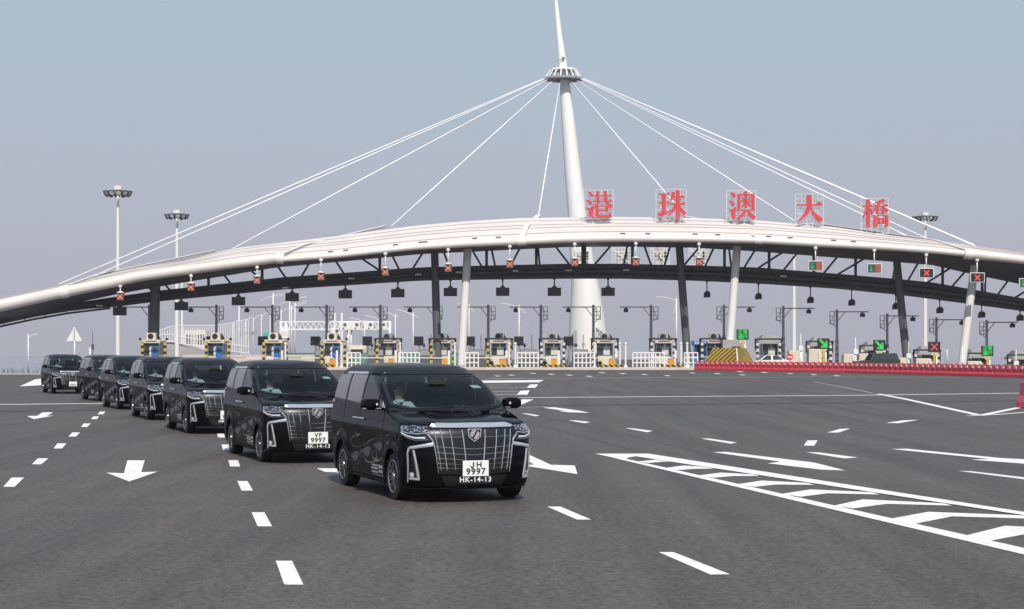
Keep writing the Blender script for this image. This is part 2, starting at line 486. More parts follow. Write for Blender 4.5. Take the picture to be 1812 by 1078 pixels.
# arrows
mark('lane_arrow', [(225.5, 815), (256, 815), (250, 836), (279, 835), (228.7, 852.5), (188, 836.7), (219.4, 838)])
mark('lane_arrow', [(75, 730), (93.5, 730), (83, 736), (95.5, 735.7), (60, 742), (47.5, 736.6), (66.5, 736)])
mark('lane_arrow', [(905, 799), (925, 800), (975, 823), (1017, 824), (1022, 839.5), (925, 824), (945, 822.5)])
mark('lane_arrow', [(1261, 800.5), (1285, 800), (1441, 819), (1496, 833), (1454, 831.5), (1358, 820.3), (1381, 817.3)])
mark('lane_arrow', [(1577, 795), (1604.6, 794.5), (1771, 811), (1850, 815), (1880, 826), (1717.9, 813.8), (1750.6, 812.6)])
mark('lane_arrow', [(960, 721.6), (980, 721), (1023.5, 726.6), (1043.5, 730.8), (1008, 730), (988, 727.6), (998, 727)])
mark('lane_arrow', [(560, 829), (600, 829.5), (640, 838), (575, 835.5)])
# the wedge of chevrons on the right
mark('chevron_edge', [(1052.5, 803.6), (1146.6, 803.6), (1124, 808.4), (1108, 811.5), (1112, 813.6), (1081, 809.8)], 0.009)
mark('chevron_edge', [(1081, 809.8), (1112, 813.4), (1812, 970.7), (1990, 1011), (1990, 1023), (1812, 982.3)], 0.0065)
mark('chevron_edge', [(1146.6, 803.6), (1812, 907.3), (1990, 935), (1990, 941), (1812, 913), (1124, 808.4)], 0.0115)
CH = [[(1605, 613), (1745, 578), (2090, 596), (2160, 612), (1830, 605), (1692, 631)],
      [(1345, 553), (1475, 529), (1900, 545), (1935, 556), (1560, 545), (1430, 571)],
      [(1140, 508), (1245, 485), (1530, 499), (1560, 507), (1330, 501), (1212, 517)],
      [(958, 466), (1062, 450), (1275, 460), (1305, 468), (1122, 464), (1027, 476)],
      [(803, 432), (890, 419), (1050, 427), (1075, 434), (940, 433), (866, 441)],
      [(665, 401), (745, 391), (862, 397), (882, 403), (790, 403), (722, 409)],
      [(548, 375), (615, 366), (705, 371), (720, 377), (652, 378), (596, 382)],
      [(455, 352), (515, 345.5), (570, 348), (588, 352.5), (535, 353), (492, 357)]]
for q in CH: mark('chevron', [(900 + .5033 * x, 640 + .5033 * y) for x, y in q], 0.004)
# long lines, hatch and seam
line('edge_line', [(920, 703.9), (1250, 701.6), (1500, 699.9), (1812, 695.8), (1950, 694)], 0.6)
line('edge_line', [(-60, 716.6), (0, 716), (190, 714.0)], 0.6)
line('edge_line', [(862, 670.0), (1180, 668.4), (1500, 667.0), (1700, 668)], 1.2, mat='worn_line')
line('edge_line', [(920, 721.5), (968, 719)], 0.25, mat='worn_line')
line('edge_line', [(1554, 697.2), (1600, 706), (1660, 719), (1731, 734.6)], 0.30, 0.0045)
line('edge_line', [(1712, 736.3), (1760, 734), (1812, 730), (1900, 724)], 0.22)
line('edge_line', [(1735, 735.6), (1800.5, 722), (1860, 711)], 0.30, 0.005)
line('edge_line', [(1440, 676), (1500, 687), (1545, 696)], 0.20, mat='worn_line')
line('expansion_joint', [(917, 718.3), (1250, 715.4), (1500, 713.2), (1812, 709.2), (1950, 707)], 0.8, 0.003, 'seam')
line('expansion_joint', [(-60, 731), (0, 728.5), (180, 726)], 0.6, 0.003, 'seam')
for pts_ in ([(880, 736), (990, 762), (1130, 800), (1230, 842)], [(1130, 676), (1240, 690), (1380, 712), (1540, 748)], [(1000, 690), (1200, 700), (1420, 706), (1640, 706)]):
    line('tyre_mark', pts_, 0.16, 0.002, 'rubber'); line('tyre_mark', [(x + 1.6 * (y - 620) / 2.6, y + .4) for x, y in pts_], 0.16, 0.002, 'rubber')
mark('hatch_bar', [(820, 674), (962.7, 672.6), (954, 676.6), (820, 678)])
mark('hatch_bar', [(932, 686.4), (938, 680.4), (952, 680.4), (948, 686.4)])
mark('hatch_bar', [(914.5, 698.6), (921, 691.6), (937.5, 691), (933, 698.6)])
mark('hatch_bar', [(911, 713), (924, 707), (944, 707), (919, 718)])
for a, b, y in [(884, 904, 681.5), (886, 932, 686.0), (889, 918, 693), (893, 915, 698.3), (880, 928, 670.2)]:
    line('hatch_line', [(a - 20, y), (b, y)], 0.35)
mark('hatch_bar', [(35, 683.8), (62, 671.5), (90, 668), (90, 681)])

# ------------------------------------------------------------------ hazy air
HAZE = 0.00018
mh = bpy.data.materials.new('hazy_air'); mh.use_nodes = True
nh, lh = mh.node_tree.nodes, mh.node_tree.links
nh.clear(); oh = nh.new('ShaderNodeOutputMaterial'); ph = nh.new('ShaderNodeVolumePrincipled')
ph.inputs['Color'].default_value = (0.93, 0.93, 0.97, 1); ph.inputs['Density'].default_value = HAZE; ph.inputs['Anisotropy'].default_value = 0.2
lh.new(ph.outputs[0], oh.inputs['Volume'])
hb_ = MB().box((0, 1200, 24), (5300, 3700, 64)).build('haze', mh)
tag(hb_, 'pale haze in the air', None, None, 'stuff')
# ------------------------------------------------------------------ mast, canopy, cables
def interp(tab, x):
    xs = [t[0] for t in tab]
    return [float(np.interp(x, xs, [t[k] for t in tab])) for k in range(1, len(tab[0]))]
YF = 205.0
TUBE = [(-160, 576, 11), (-60, 557, 11), (0, 541, 10.5), (110, 517.4, 10), (200, 500, 9), (240, 490.5, 8.6), (330, 478, 8.4), (412, 467, 8.6), (494, 456.8, 8.2), (497, 459.6, 5.2), (600, 452, 4.9),
        (682, 443.2, 5), (740, 437.5, 5.1), (825, 431.6, 6.2), (925, 427.4, 6.4), (1000, 423.8, 6.5), (1100, 422.2, 6.4), (1230, 423.0, 6.2), (1340, 425.6, 5.8),
        (1480, 433.4, 5.6), (1560, 437.2, 5.8), (1650, 443.6, 5.4), (1712, 449.4, 5.6), (1716, 449.6, 8.4), (1812, 460.2, 7.2), (1900, 473, 7), (2000, 490, 7)]
RIDGE = [(-160, 563), (-60, 544), (0, 528.6), (110, 504.5), (200, 482.5), (240, 474), (330, 461.5), (412, 439.8), (490, 430.5), (600, 417.5), (680, 406.5), (740, 399), (825, 391.5), (925, 386),
         (1000, 385), (1100, 384), (1230, 386), (1340, 390), (1480, 402.6), (1560, 415), (1650, 425.5), (1715, 434), (1812, 447.6), (1900, 461), (2000, 478)]
SOFF = [(-160, 598), (-60, 583), (0, 566), (65, 558), (112, 541), (200, 522), (240, 514.5), (330, 499), (400, 488), (490, 473), (600, 463.5), (740, 450), (825, 446), (925, 441), (1000, 437.4),
        (1100, 436.4), (1230, 438.5), (1340, 445), (1480, 456), (1560, 461.5), (1650, 469), (1715, 484), (1812, 504), (1900, 524), (2000, 545)]
BEAM = [(-160, 600, 610), (-60, 576, 586), (0, 562, 574), (65, 549, 560), (140, 535, 548), (200, 526, 543.5), (280, 514.5, 533.5), (500, 491, 512.5), (740, 473.5, 497), (825, 471, 495.4), (1000, 467, 493.4), (1100, 467, 493.4),
        (1230, 470, 497), (1340, 473.5, 502), (1480, 484.6, 511), (1600, 495, 523), (1650, 500, 529.6), (1812, 528.6, 551), (1900, 542, 566), (2000, 560, 584)]
def rw(px):      # how far the ridge lies behind the tube
    return 1.3 + 4.2 * max(0.0, 1 - ((px - 960) / 800.0) ** 2)
YB = 213.0
stations = list(range(-150, 2000, 25))
canopy = thing('toll_canopy', 'long white arched toll plaza canopy with dark truss underneath, spanning all the lanes', 'toll canopy', (0, YF, 0))
def built(mb, name, mat, parent, **k):
    o = mb.build(name, mat, None, **k)
    o.parent = parent
    o.matrix_parent_inverse = Matrix.Translation(-Vector(parent.location)) if parent.rotation_euler.z == 0 else parent.matrix_world.inverted()
    return o
# front tube
knots = sorted(set(stations + [492, 495, 497, 500, 1711, 1713, 1716, 1718]))
built(MB().tube([W(x, interp(TUBE, x)[0], YF) for x in knots], [interp(TUBE, x)[1] * YF / F_PX for x in knots], 20), 'edge_tube', M['roofwhite'], canopy)
# roof cladding: long strips, each a little proud of the next
NSTRIP = 5
KS = [0, .24, .50, .64, .84, 1.0]
def roof_pt(px, k):
    yt, r = interp(TUBE, px)
    top = yt - r * 0.55
    rid = interp(RIDGE, px)[0]
    Yk = YF + 0.15 + rw(px) * (k ** 1.25)
    py = top + (rid - top) * k
    return W(px, py, Yk)
for s_ in range(NSTRIP):
    k0, k1 = KS[s_], KS[s_ + 1]
    mb = MB(); vs = []; fs = []
    for i, px in enumerate(stations):
        a, b = roof_pt(px, k0), roof_pt(px, k1)
        up = Vector((0, -0.05, 0.09))
        b = b.lerp(a, min(0.16, 0.045 / max((b - a).length, .05)))
        vs += [a, a + up, b + Vector((0, -0.03, 0.02)), b]
        if i: 
            o_ = 4 * (i - 1)
            for q in ((0, 1), (1, 2), (2, 3)): fs.append((o_ + q[0], o_ + q[1], o_ + 4 + q[1], o_ + 4 + q[0]))
    mb.add(vs, fs, False)
    built(mb, 'roof_panel', M['roofwhite'], canopy, fix=False)
# dark sheet added so the laps between the strips read darker, and the roof back
mb = MB(); vs = []; fs = []
for i, px in enumerate(stations):
    for k in range(6): vs.append(roof_pt(px, k / 5) + Vector((0, 0.10, -0.03)))
    if i: fs += [(6 * (i - 1) + k, 6 * i + k, 6 * i + k + 1, 6 * (i - 1) + k + 1) for k in range(5)]
mb.add(vs, fs, True); built(mb, 'groove_backing', M['greysteel'], canopy, fix=False)
mb = MB(); vs = []; fs = []
for i, px in enumerate(stations):
    r0 = roof_pt(px, 1.0)
    vs += [r0 - Vector((0, 0, 0.02)), r0 + Vector((0, 1.2, 0.12)), Vector((r0.x * 1.04, YF + 16, r0.z - 1.2))]
    if i:
        o_ = 3 * (i - 1); fs += [(o_, o_ + 1, o_ + 4, o_ + 3), (o_ + 1, o_ + 2, o_ + 5, o_ + 4)]
mb.add(vs, fs, True); built(mb, 'roof_back', M['midgrey'], canopy, fix=False)
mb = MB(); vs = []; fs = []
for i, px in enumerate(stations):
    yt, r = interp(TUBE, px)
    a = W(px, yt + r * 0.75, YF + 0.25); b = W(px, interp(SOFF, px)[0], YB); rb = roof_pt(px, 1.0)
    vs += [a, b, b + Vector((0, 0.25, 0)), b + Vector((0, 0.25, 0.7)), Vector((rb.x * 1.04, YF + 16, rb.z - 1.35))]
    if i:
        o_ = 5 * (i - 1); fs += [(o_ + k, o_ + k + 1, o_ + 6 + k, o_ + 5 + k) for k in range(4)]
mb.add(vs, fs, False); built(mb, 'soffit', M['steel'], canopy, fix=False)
# small roof drains along the lowest strip
for px in [585, 612, 700, 745, 752, 840, 882, 1102, 1146, 1230, 1270, 1360, 1398, 1475, 1510]:
    p = roof_pt(px, 0.12); d = roof_pt(px + 9, 0.12) - p
    mbx = MB(); mbx.bar(p - d * .5 + Vector((0, -.08, .1)), p + d * .5 + Vector((0, -.08, .1)), 0.12, 0.10)
    built(mbx, 'drain', M['greysteel'], canopy)
# lower box truss
def beam_pt(px, k, dY): 
    t, b = interp(BEAM, px); return W(px, t + (b - t) * k, YB + dY)
st2 = [x for x in stations if x >= 125]
def rail(k0, k1, y0, y1, sts, name='truss_chord', mat='steel'):
    mb = MB(); vs = []; fs = []
    for i, px in enumerate(sts):
        p, q = beam_pt(px, k0, 0), beam_pt(px, k1, 0)
        for yy, zz in ((y0, p.z), (y1, p.z), (y1, q.z), (y0, q.z)):
            vs.append((p.x, YB + yy, zz))
        if i:
            o_ = 4 * (i - 1); fs += [(o_ + k, o_ + (k + 1) % 4, o_ + 4 + (k + 1) % 4, o_ + 4 + k) for k in range(4)]
    n = len(vs); fs += [(3, 2, 1, 0), (n - 4, n - 3, n - 2, n - 1)]
    mb.add(vs, fs); return built(mb, name, M[mat], canopy)
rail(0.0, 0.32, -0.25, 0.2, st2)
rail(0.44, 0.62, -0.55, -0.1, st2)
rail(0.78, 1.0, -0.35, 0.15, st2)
rail(0.1, 0.95, 1.2, 1.5, st2, 'truss_web')
rail(0.0, 1.0, -0.1, 0.3, [x for x in stations if x <= 150], 'truss_chord')
for px in range(150, 1990, 42):
    a, b = beam_pt(px, 0.1, -0.02), beam_pt(px + 21, 0.95, -0.02); c = beam_pt(px + 42, 0.1, -0.02)
    m1 = MB(); m1.bar(a, b, 0.10); m1.bar(b, c, 0.10); built(m1, 'truss_lacing', M['greysteel'], canopy)
# hangers between soffit and beam: (top px, bottom px)
for a, b in [(262, 272), (292, 300), (369, 369), (396, 408), (464, 464), (444, 462), (491, 505), (547, 534), (594, 608), (640, 672), (672, 672), (694, 706), (748, 731), (785, 795), (836, 852),
             (861, 861), (870, 876), (920, 904), (949, 949), (952, 955), (983, 1007), (1031, 1031), (1035, 1035), (1081, 1053), (1110, 1104), (1119, 1119), (1140, 1152), (1186, 1176), (1238, 1210), (1263, 1248),
             (1282, 1282), (1290, 1294), (1336, 1317), (1361, 1361), (1385, 1342), (1410, 1387), (1440, 1440), (1482, 1458), (1514, 1514), (1530, 1483), (1585, 1580), (1625, 1607), (1668, 1668), (1682, 1641), (1708, 1685),
             (1738, 1738), (1744, 1743), (1784, 1766), (1830, 1797)]:
    top = W(a, interp(SOFF, a)[0] - 2, YB + 0.12); bot = beam_pt(b, 0.02, 0.0)
    m1 = MB(); m1.cyl(top, bot, 0.17 if a == b else 0.12, n=8); built(m1, 'truss_strut', M['greysteel'], canopy)
# thin service rail under the left end
m1 = MB(); pr = [W(x, y, YB) for x, y in [(-160, 606), (-60, 590), (0, 578), (60, 565), (120, 554.5), (195, 545.5)]]
m1.tube(pr, 0.12, 8); built(m1, 'service_rail', M['steel'], canopy)
for x, y0, y1 in [(7, 572, 577), (44, 560, 568), (80, 551, 561), (118, 545, 555)]:
    m1 = MB(); m1.cyl(W(x, y0, YB), W(x, y1, YB), 0.06, n=6); built(m1, 'rail_hanger', M['steel'], canopy)
for (x, y) in [(43, 541), (73, 538), (165, 522), (176, 541), (390, 476), (505, 509.5), (622, 493), (740, 486), (812, 482), (912, 479.5), (1006, 478.6), (1108, 478), (1386, 489), (1507, 440.6), (1600, 447.6), (1772, 467.5)]:
    m1 = MB(); m1.box(W(x, y, YB - 1.0), (0.7, 0.4, 0.16)); built(m1, 'soffit_lamp', M['white'], canopy)
# mast
MY = 238.0
MAST = [(-60, 979.3, 2.5), (0, 983.4, 3.4), (60, 989.2, 5.4), (104, 994.6, 7.2), (140, 998.6, 8.6), (200, 1004.2, 11.2), (300, 1013.2, 14.4), (380, 1021.2, 16.2), (470, 1030.5, 21.0), (500, 1034.6, 23.6), (550, 1038.2, 29.5), (600, 1040.2, 34.5), (652, 1041, 37.5)]
mast = thing('cable_mast', 'tall tapering white mast rising behind the canopy and holding its cables', 'mast', (W(1041, 652, MY).x, MY, 0))
built(MB().tube([W(c, y, MY) for y, c, r in MAST[::-1]], [r * MY / F_PX for y, c, r in MAST[::-1]], 32), 'shaft', M['mast'], mast)
ring_c = W(997, 138, MY)
mb = MB(); mb.lathe([(0.7, 1.25), (1.75, 1.2), (1.75, 0.95), (0.72, 0.9)], (0, 0, 1), ring_c, 28); built(mb, 'collar_top', M['white'], mast)
mb = MB(); mb.lathe([(0.75, 0.05), (2.55, -0.02), (2.55, -0.28), (0.75, -0.3)], (0, 0, 1), ring_c, 28); built(mb, 'collar_ring', M['midgrey'], mast)
for k in range(18):
    th = 2 * math.pi * k / 18; d = Vector((math.cos(th), math.sin(th), 0))
    mb = MB(); mb.bar(ring_c + d * 1.72 + Vector((0, 0, 1.1)), ring_c + d * 2.5 + Vector((0, 0, -0.1)), 0.16, 0.1); built(mb, 'collar_rib', M['white'], mast)
mb = MB(); mb.bar(W(986, 108, MY - 0.8), W(998, 102.5, MY - 0.8), 0.06); mb.box(W(997, 102.6, MY - 0.8), (0.35, 0.3, 0.2)); built(mb, 'service_bracket', M['greysteel'], mast)
# cable arms that clasp the tube and point at the mast
tips = {}
def arm(px0, knee, tip, key, lab):
    p0 = W(px0, interp(TUBE, px0)[0], YF); mt = Vector((W(1030, 480, MY).x, MY, 0))
    d = mt - Vector((p0.x, p0.y, 0)); d.normalize()
    def on(px, py):
        # distance along d where the arm's vertical plane meets that sight line
        a = (px - CX) / F_PX
        t = (a * p0.y - p0.x) / (d.x - a * d.y)
        q = p0 + d * t; q.z = CAM_H - (py - HY) * q.y / F_PX; return q
    r = interp(TUBE, px0)[1] * YF / F_PX
    k_, t_ = on(*knee), on(*tip)
    side = Vector((-d.y, d.x, 0))
    t = thing('cable_outrigger', lab, 'cable outrigger', (p0.x, p0.y, 0), 0, 'cable arms clasping the canopy tube')
    mb = MB()
    tx = (W(px0 + 8, interp(TUBE, px0 + 8)[0], YF) - W(px0 - 8, interp(TUBE, px0 - 8)[0], YF)).normalized()
    mb.tube([p0 - tx * 0.45, p0 + tx * 0.45], [max(interp(TUBE, px0 - 6)[1], interp(TUBE, px0 + 6)[1]) * YF / F_PX + 0.07] * 2, 20); built(mb, 'clasp', M['white'], t)
    base_top = p0 + Vector((0, -r * 0.2, r * 0.95))
    pts_top = [base_top, k_, t_]
    pts_bot = [p0 + d * 0.3, k_ - Vector((0, 0, 0.75)), t_ - Vector((0, 0, 0.42))]
    mb = MB(); vs = []
    for a_, b_ in zip(pts_top, pts_bot):
        for s2 in (-0.24, 0.24): vs += [a_ + side * s2, b_ + side * s2]
    fs = []
    for i in range(2):
        o_ = 4 * i; fs += [(o_, o_ + 2, o_ + 6, o_ + 4), (o_ + 1, o_ + 5, o_ + 7, o_ + 3), (o_, o_ + 4, o_ + 5, o_ + 1), (o_ + 2, o_ + 3, o_ + 7, o_ + 6)]
    fs += [(0, 1, 3, 2), (8, 10, 11, 9)]
    mb.add(vs, fs); built(mb, 'beam', M['midgrey'], t)  # grey colour paints in the shade on the arm's flank and underside
    mb = MB()
    for a_, b_ in zip(pts_top, pts_top[1:]): mb.bar(a_ + Vector((0, 0, .04)), b_ + Vector((0, 0, .04)), 0.62, 0.07)
    built(mb, 'top_flange', M['white'], t)
    mb = MB(); q0 = p0 + Vector((0, 0, r)); q1 = k_ - Vector((0, 0, 0.7)); q2 = q1 - d * 0.2; q2.z = roof_pt(knee[0], 0.3).z
    mb.add([q0 - side * .1, q1 - side * .1, q2 - side * .1, q0 + side * .1, q1 + side * .1, q2 + side * .1], [(0, 1, 2), (5, 4, 3), (0, 3, 4, 1), (1, 4, 5, 2), (2, 5, 3, 0)])
    built(mb, 'gusset', M['midgrey'], t)  # same grey, shade of the arm painted in
    tips[key] = t_
arm(115, (168, 487), (380, 443), 'a', 'long low cable arm at the far left end of the canopy')
arm(495, (538, 433), (680, 400), 'b', 'long cable arm rising over the left half of the canopy, dark underneath')
arm(923, (931, 401), (953, 381), 'c', 'short steep cable arm at the crown of the canopy')
arm(1342, (1304, 401), (1213, 383), 'd', 'cable arm rising behind the second and third red characters')
arm(1713, (1655, 425), (1458, 397), 'e', 'cable arm at the right end, beside the rightmost red character')
def cable(p_from, q, lab, r=0.075):
    o = MB().cyl(p_from, q, r, n=8).build('stay_cable', M['cable'])
    return tag(o, lab, 'cable', 'white stay cables of the mast')
def ringp(px): return W(px, 139.5, MY - 1.0)
cable(ringp(962), W(104, 503, YF + 0.8), 'outermost white stay cable running down to the left end of the canopy')
cable(ringp(965), W(168, 488, YF + 1.0), 'white stay cable just below the outermost one on the left')
cable(ringp(972), W(411, 440.5, YF + 4), 'white stay cable meeting the roof between the left floodlight mast and the crown')
cable(ringp(982), W(692, 401, YF + 8), 'white stay cable landing at the tip of the left cable arm')
cable(ringp(992), tips['c'], 'nearly upright stay cable down to the crown of the canopy')
cable(ringp(1007), tips['d'], 'white stay cable passing behind the second red character')
cable(ringp(1016), W(1406, 391.5, YF + 8), 'white stay cable landing beside the fourth red character')
cable(ringp(1026), W(1607, 418.8, YF + 4.5), 'lowest of the three near-parallel right stay cables')
cable(ringp(1029), W(1641, 422.8, YF + 4), 'middle of the three near-parallel right stay cables')
cable(ringp(1032), W(1725, 435, YF + 1.4), 'uppermost and thickest right stay cable ending at the right cable arm', 0.13)
# columns
def column(name, p0, p1, r, mat, lab, grp):
    d = (p1 - p0).normalized()
    t = thing(name, lab, 'column', (p0.x, p0.y, p0.z), 0, grp)
    built(MB().tube([p0, p0.lerp(p1, .5), p1], [r, r * 1.02, r * 0.97], 20), 'shaft', M[mat], t)
    mb = MB(); mb.lathe([(r + .01, 0.0), (r + .22, 0.0), (r + .22, .25), (r + .01, .5)], (0, 0, 1), p0, 20); built(mb, 'base_collar', M['midgrey'], t)
    return t
YC = 216.5
def col(pxt, pyt, pxb, Y, r, mat, lab, grp):
    a = W(pxt, pyt, Y); b = W(pxb, 652, Y); b.z = gz(b.x, Y)
    return column('canopy_column', b, a, r, mat, lab, grp)
GD, GL = 'canopy columns painted dark for shade', 'white tubular canopy columns'  # the dark set carries the canopy's shade in its grey colour
col(275, 500, 271, YB - 0.9, 0.60, 'greysteel', 'thick dark column at the left end, behind the blue-panelled leftmost booth', GD)
col(769, 446, 775, YB - 0.9, 0.46, 'greysteel', 'dark upright column left of centre, beside a white tubular column', GD)
col(1202, 436, 1218, YB - 0.9, 0.46, 'greysteel', 'dark leaning column beside the blue kiosk', GD)
col(1586, 455, 1608, YB - 0.9, 0.46, 'greysteel', 'dark leaning column on the right, left of a red X panel', GD)
WC = [col(828, 434, 816, YF + 4.0, 0.47, 'white', 'white leaning tube column rising behind the leading van', GL),
      col(1305, 428, 1288, YF + 4.0, 0.47, 'white', 'white leaning tube column behind the yellow and black striped block', GL),
      col(1727, 452, 1698, YF + 4.0, 0.47, 'white', 'white leaning tube column on the right carrying a red X signal', GL)]
# ------------------------------------------------------------------ red rooftop characters
CHARS = {
 'gang': [[(10, 3), (22, 5), (31, 16), (26, 25), (18, 16)], [(2, 32), (16, 35), (27, 46), (22, 54), (12, 45)], [(2, 62), (18, 66), (34, 50), (31, 64), (30, 100), (14, 98), (14, 76)],
          [(30, 17), (88, 17), (92, 11), (100, 21), (30, 21)], [(41, 1), (53, 3), (52, 42), (42, 42)], [(68, 1), (81, 3), (79, 42), (69, 42)], [(28, 38), (88, 38), (93, 32), (102, 42), (28, 42)],
          [(46, 42), (57, 42), (40, 62), (27, 70)], [(72, 42), (84, 42), (104, 58), (92, 68)], [(42, 56), (84, 56), (84, 60), (42, 60)], [(74, 56), (87, 56), (85, 78), (75, 78)], [(44, 73), (82, 73), (82, 77), (44, 77)],
          [(38, 56), (50, 56), (50, 90), (54, 92), (86, 92), (88, 80), (96, 88), (99, 99), (92, 103), (46, 103), (38, 96)]],
 'zhu': [[(2, 12), (34, 12), (38, 7), (46, 16), (2, 16)], [(4, 42), (34, 42), (38, 37), (46, 46), (4, 46)], [(17, 14), (30, 14), (30, 78), (48, 68), (48, 74), (18, 92), (4, 92), (0, 80), (17, 80)],
         [(52, 6), (64, 8), (54, 34), (46, 40)], [(54, 22), (84, 22), (90, 16), (99, 27), (54, 27)], [(46, 46), (88, 46), (93, 40), (103, 51), (46, 51)], [(66, 0), (80, 2), (80, 102), (66, 100)],
         [(62, 50), (70, 52), (58, 76), (42, 90), (40, 86)], [(78, 50), (84, 60), (104, 80), (96, 92), (82, 72)]],
 'ao': [[(8, 3), (20, 5), (29, 16), (24, 25), (16, 16)], [(2, 32), (14, 35), (25, 46), (20, 54), (10, 45)], [(2, 62), (16, 66), (30, 52), (28, 66), (26, 100), (12, 98), (12, 76)],
        [(60, 0), (72, 2), (66, 13), (58, 12)], [(36, 10), (98, 10), (98, 14), (36, 14)], [(35, 10), (46, 12), (45, 64), (35, 64)], [(87, 10), (99, 10), (98, 64), (88, 64)], [(46, 36), (86, 36), (86, 40), (46, 40)],
        [(62, 16), (72, 16), (71, 60), (63, 60)], [(50, 20), (58, 24), (62, 34), (56, 34)], [(80, 18), (85, 22), (77, 34), (73, 34)], [(60, 40), (64, 44), (54, 58), (48, 58)], [(72, 40), (78, 44), (86, 56), (78, 58)],
        [(28, 66), (90, 66), (95, 60), (104, 70), (28, 70)], [(60, 70), (72, 70), (60, 88), (40, 102), (30, 100)], [(70, 70), (80, 74), (106, 92), (94, 104), (76, 88)]],
 'da': [[(0, 35), (74, 35), (84, 24), (100, 36), (94, 40), (0, 40)], [(38, 0), (56, 2), (56, 42), (46, 68), (16, 94), (0, 100), (26, 72), (38, 44)], [(52, 42), (62, 60), (101, 90), (86, 104), (60, 74)]],
 'qiao': [[(0, 24), (28, 24), (32, 18), (38, 28), (0, 28)], [(14, 0), (28, 2), (28, 102), (14, 100)], [(14, 30), (20, 34), (6, 64), (-3, 70)], [(28, 32), (36, 40), (42, 52), (34, 56)],
          [(80, -2), (90, 8), (62, 14), (44, 14)], [(40, 22), (86, 22), (92, 16), (102, 27), (40, 27)], [(62, 12), (72, 14), (64, 32), (44, 46), (40, 44)], [(74, 26), (82, 26), (104, 38), (94, 48)],
          [(54, 36), (84, 36), (84, 40), (54, 40)], [(54, 36), (62, 36), (62, 54), (54, 54)], [(76, 36), (85, 36), (85, 54), (76, 54)], [(54, 50), (84, 50), (84, 54), (54, 54)],
          [(42, 58), (100, 58), (100, 62), (42, 62)], [(42, 58), (54, 58), (54, 100), (48, 104), (42, 98)], [(88, 58), (101, 58), (101, 96), (92, 104), (84, 94), (88, 92)], [(60, 68), (82, 68), (82, 72), (60, 72)], [(59, 68), (68, 68), (68, 90), (59, 90)], [(76, 68), (84, 68), (84, 90), (76, 90)], [(60, 84), (84, 84), (84, 88), (60, 88)]]}
SIGNS = [('gang', 1035, 338, 48, 47, 'first', 'red Chinese character on a lattice before the mast, leftmost of the rooftop five'),
         ('zhu', 1163, 337, 49, 50, 'second', 'red Chinese character second from the left, standing on the roof right of the mast'),
         ('ao', 1288, 339, 47, 49, 'third', 'red Chinese character in the middle of the rooftop five, above a cable arm'),
         ('da', 1410, 345, 45, 48, 'fourth', 'red three-stroke Chinese character on a mostly open lattice, fourth on the roof'),
         ('qiao', 1526, 353, 44, 49, 'fifth', 'rightmost red Chinese character, lowest on the sloping roof')]
for key, x0, y0, w, h, _, lab in SIGNS:
    Ys = YF + 3.2; S = Ys / F_PX
    o0 = W(x0, y0, Ys)
    t = thing('rooftop_character', lab, 'sign', (o0.x + w * S / 2, Ys, o0.z - h * S), 0, 'red rooftop characters on lattices')
    mb = MB()
    for qi, q in enumerate(CHARS[key]):
        q = [(min(max(u, -2), 104), v) for u, v in q]
        mb.prism(q, lambda u, v, d_, e=qi * 0.012: Vector((o0.x + u / 100 * w * S, Ys - 0.45 - e + d_, o0.z - v / 100 * h * S)), 0.35)
    built(mb, 'character', M['signred'], t)
    mb = MB()
    lo = roof_pt(x0 + w / 2, 0.35).z
    xa, xb, za, zb = o0.x - 0.15, o0.x + w * S + 0.15, o0.z + 0.12, o0.z - h * S - 0.75
    nx, nz = 5, 7
    for i in range(nx + 1):
        x = xa + (xb - xa) * i / nx; mb.bar((x, Ys, za), (x, Ys, zb), 0.04)
    for j in range(nz + 1):
        z = za + (zb - za) * j / nz; mb.bar((xa, Ys + .002, z), (xb, Ys + .002, z), 0.036)
    for i in (1, 4):
        x = xa + (xb - xa) * i / nx
        mb.bar((x, Ys, zb), (x, Ys - 1.2, lo - 0.3), 0.07); mb.bar((x, Ys, zb), (x, Ys + 1.6, lo + 0.2), 0.07); mb.bar((x, Ys + 1.6, za - 1.5), (x, Ys + 1.6, lo), 0.05); mb.bar((x, Ys, za - 0.2), (x, Ys + 1.6, za - 1.5), 0.05)
    built(mb, 'lattice_frame', M['white'], t)
# lattice backs of the signs on the far side of the canopy, seen through the truss
for px in (1030, 1100, 1168, 1236):
    Yq = 226.0; a = W(px - 17, 439, Yq); b = W(px + 17, 468, Yq)
    t = thing('lattice_board', {1030: 'white lattice sign back glimpsed through the truss left of the mast', 1100: 'white lattice sign back glimpsed through the truss just right of the mast',
              1168: 'white lattice sign back in the truss opening left of the dark column', 1236: 'white lattice sign back in the truss opening right of the dark column'}[px], 'sign', (a.x, Yq, b.z), 0, 'far side sign lattices')
    mb = MB()
    for i in range(7): x = a.x + (b.x - a.x) * i / 6; mb.bar((x, Yq, a.z), (x, Yq, b.z), 0.07)
    for i in range(6): z = a.z + (b.z - a.z) * i / 5; mb.bar((a.x, Yq + .003, z), (b.x, Yq + .003, z), 0.07)
    mb.bar((a.x, Yq + .01, a.z), (b.x, Yq + .01, b.z), 0.12); mb.bar((b.x - .6, Yq + .012, a.z), (a.x + .9, Yq + .012, b.z), 0.12)
    built(mb, 'lattice_frame', M['white'], t)
    mb = MB(); mb.box((a.x * .45 + b.x * .55, Yq + .3, a.z * .5 + b.z * .5), (1.5, 0.05, 1.3)); mb.box((a.x * .2 + b.x * .8, Yq + .3, a.z * .4 + b.z * .6), (.3, 0.05, 1.6)); built(mb, 'sheet', M['roofwhite'], t)
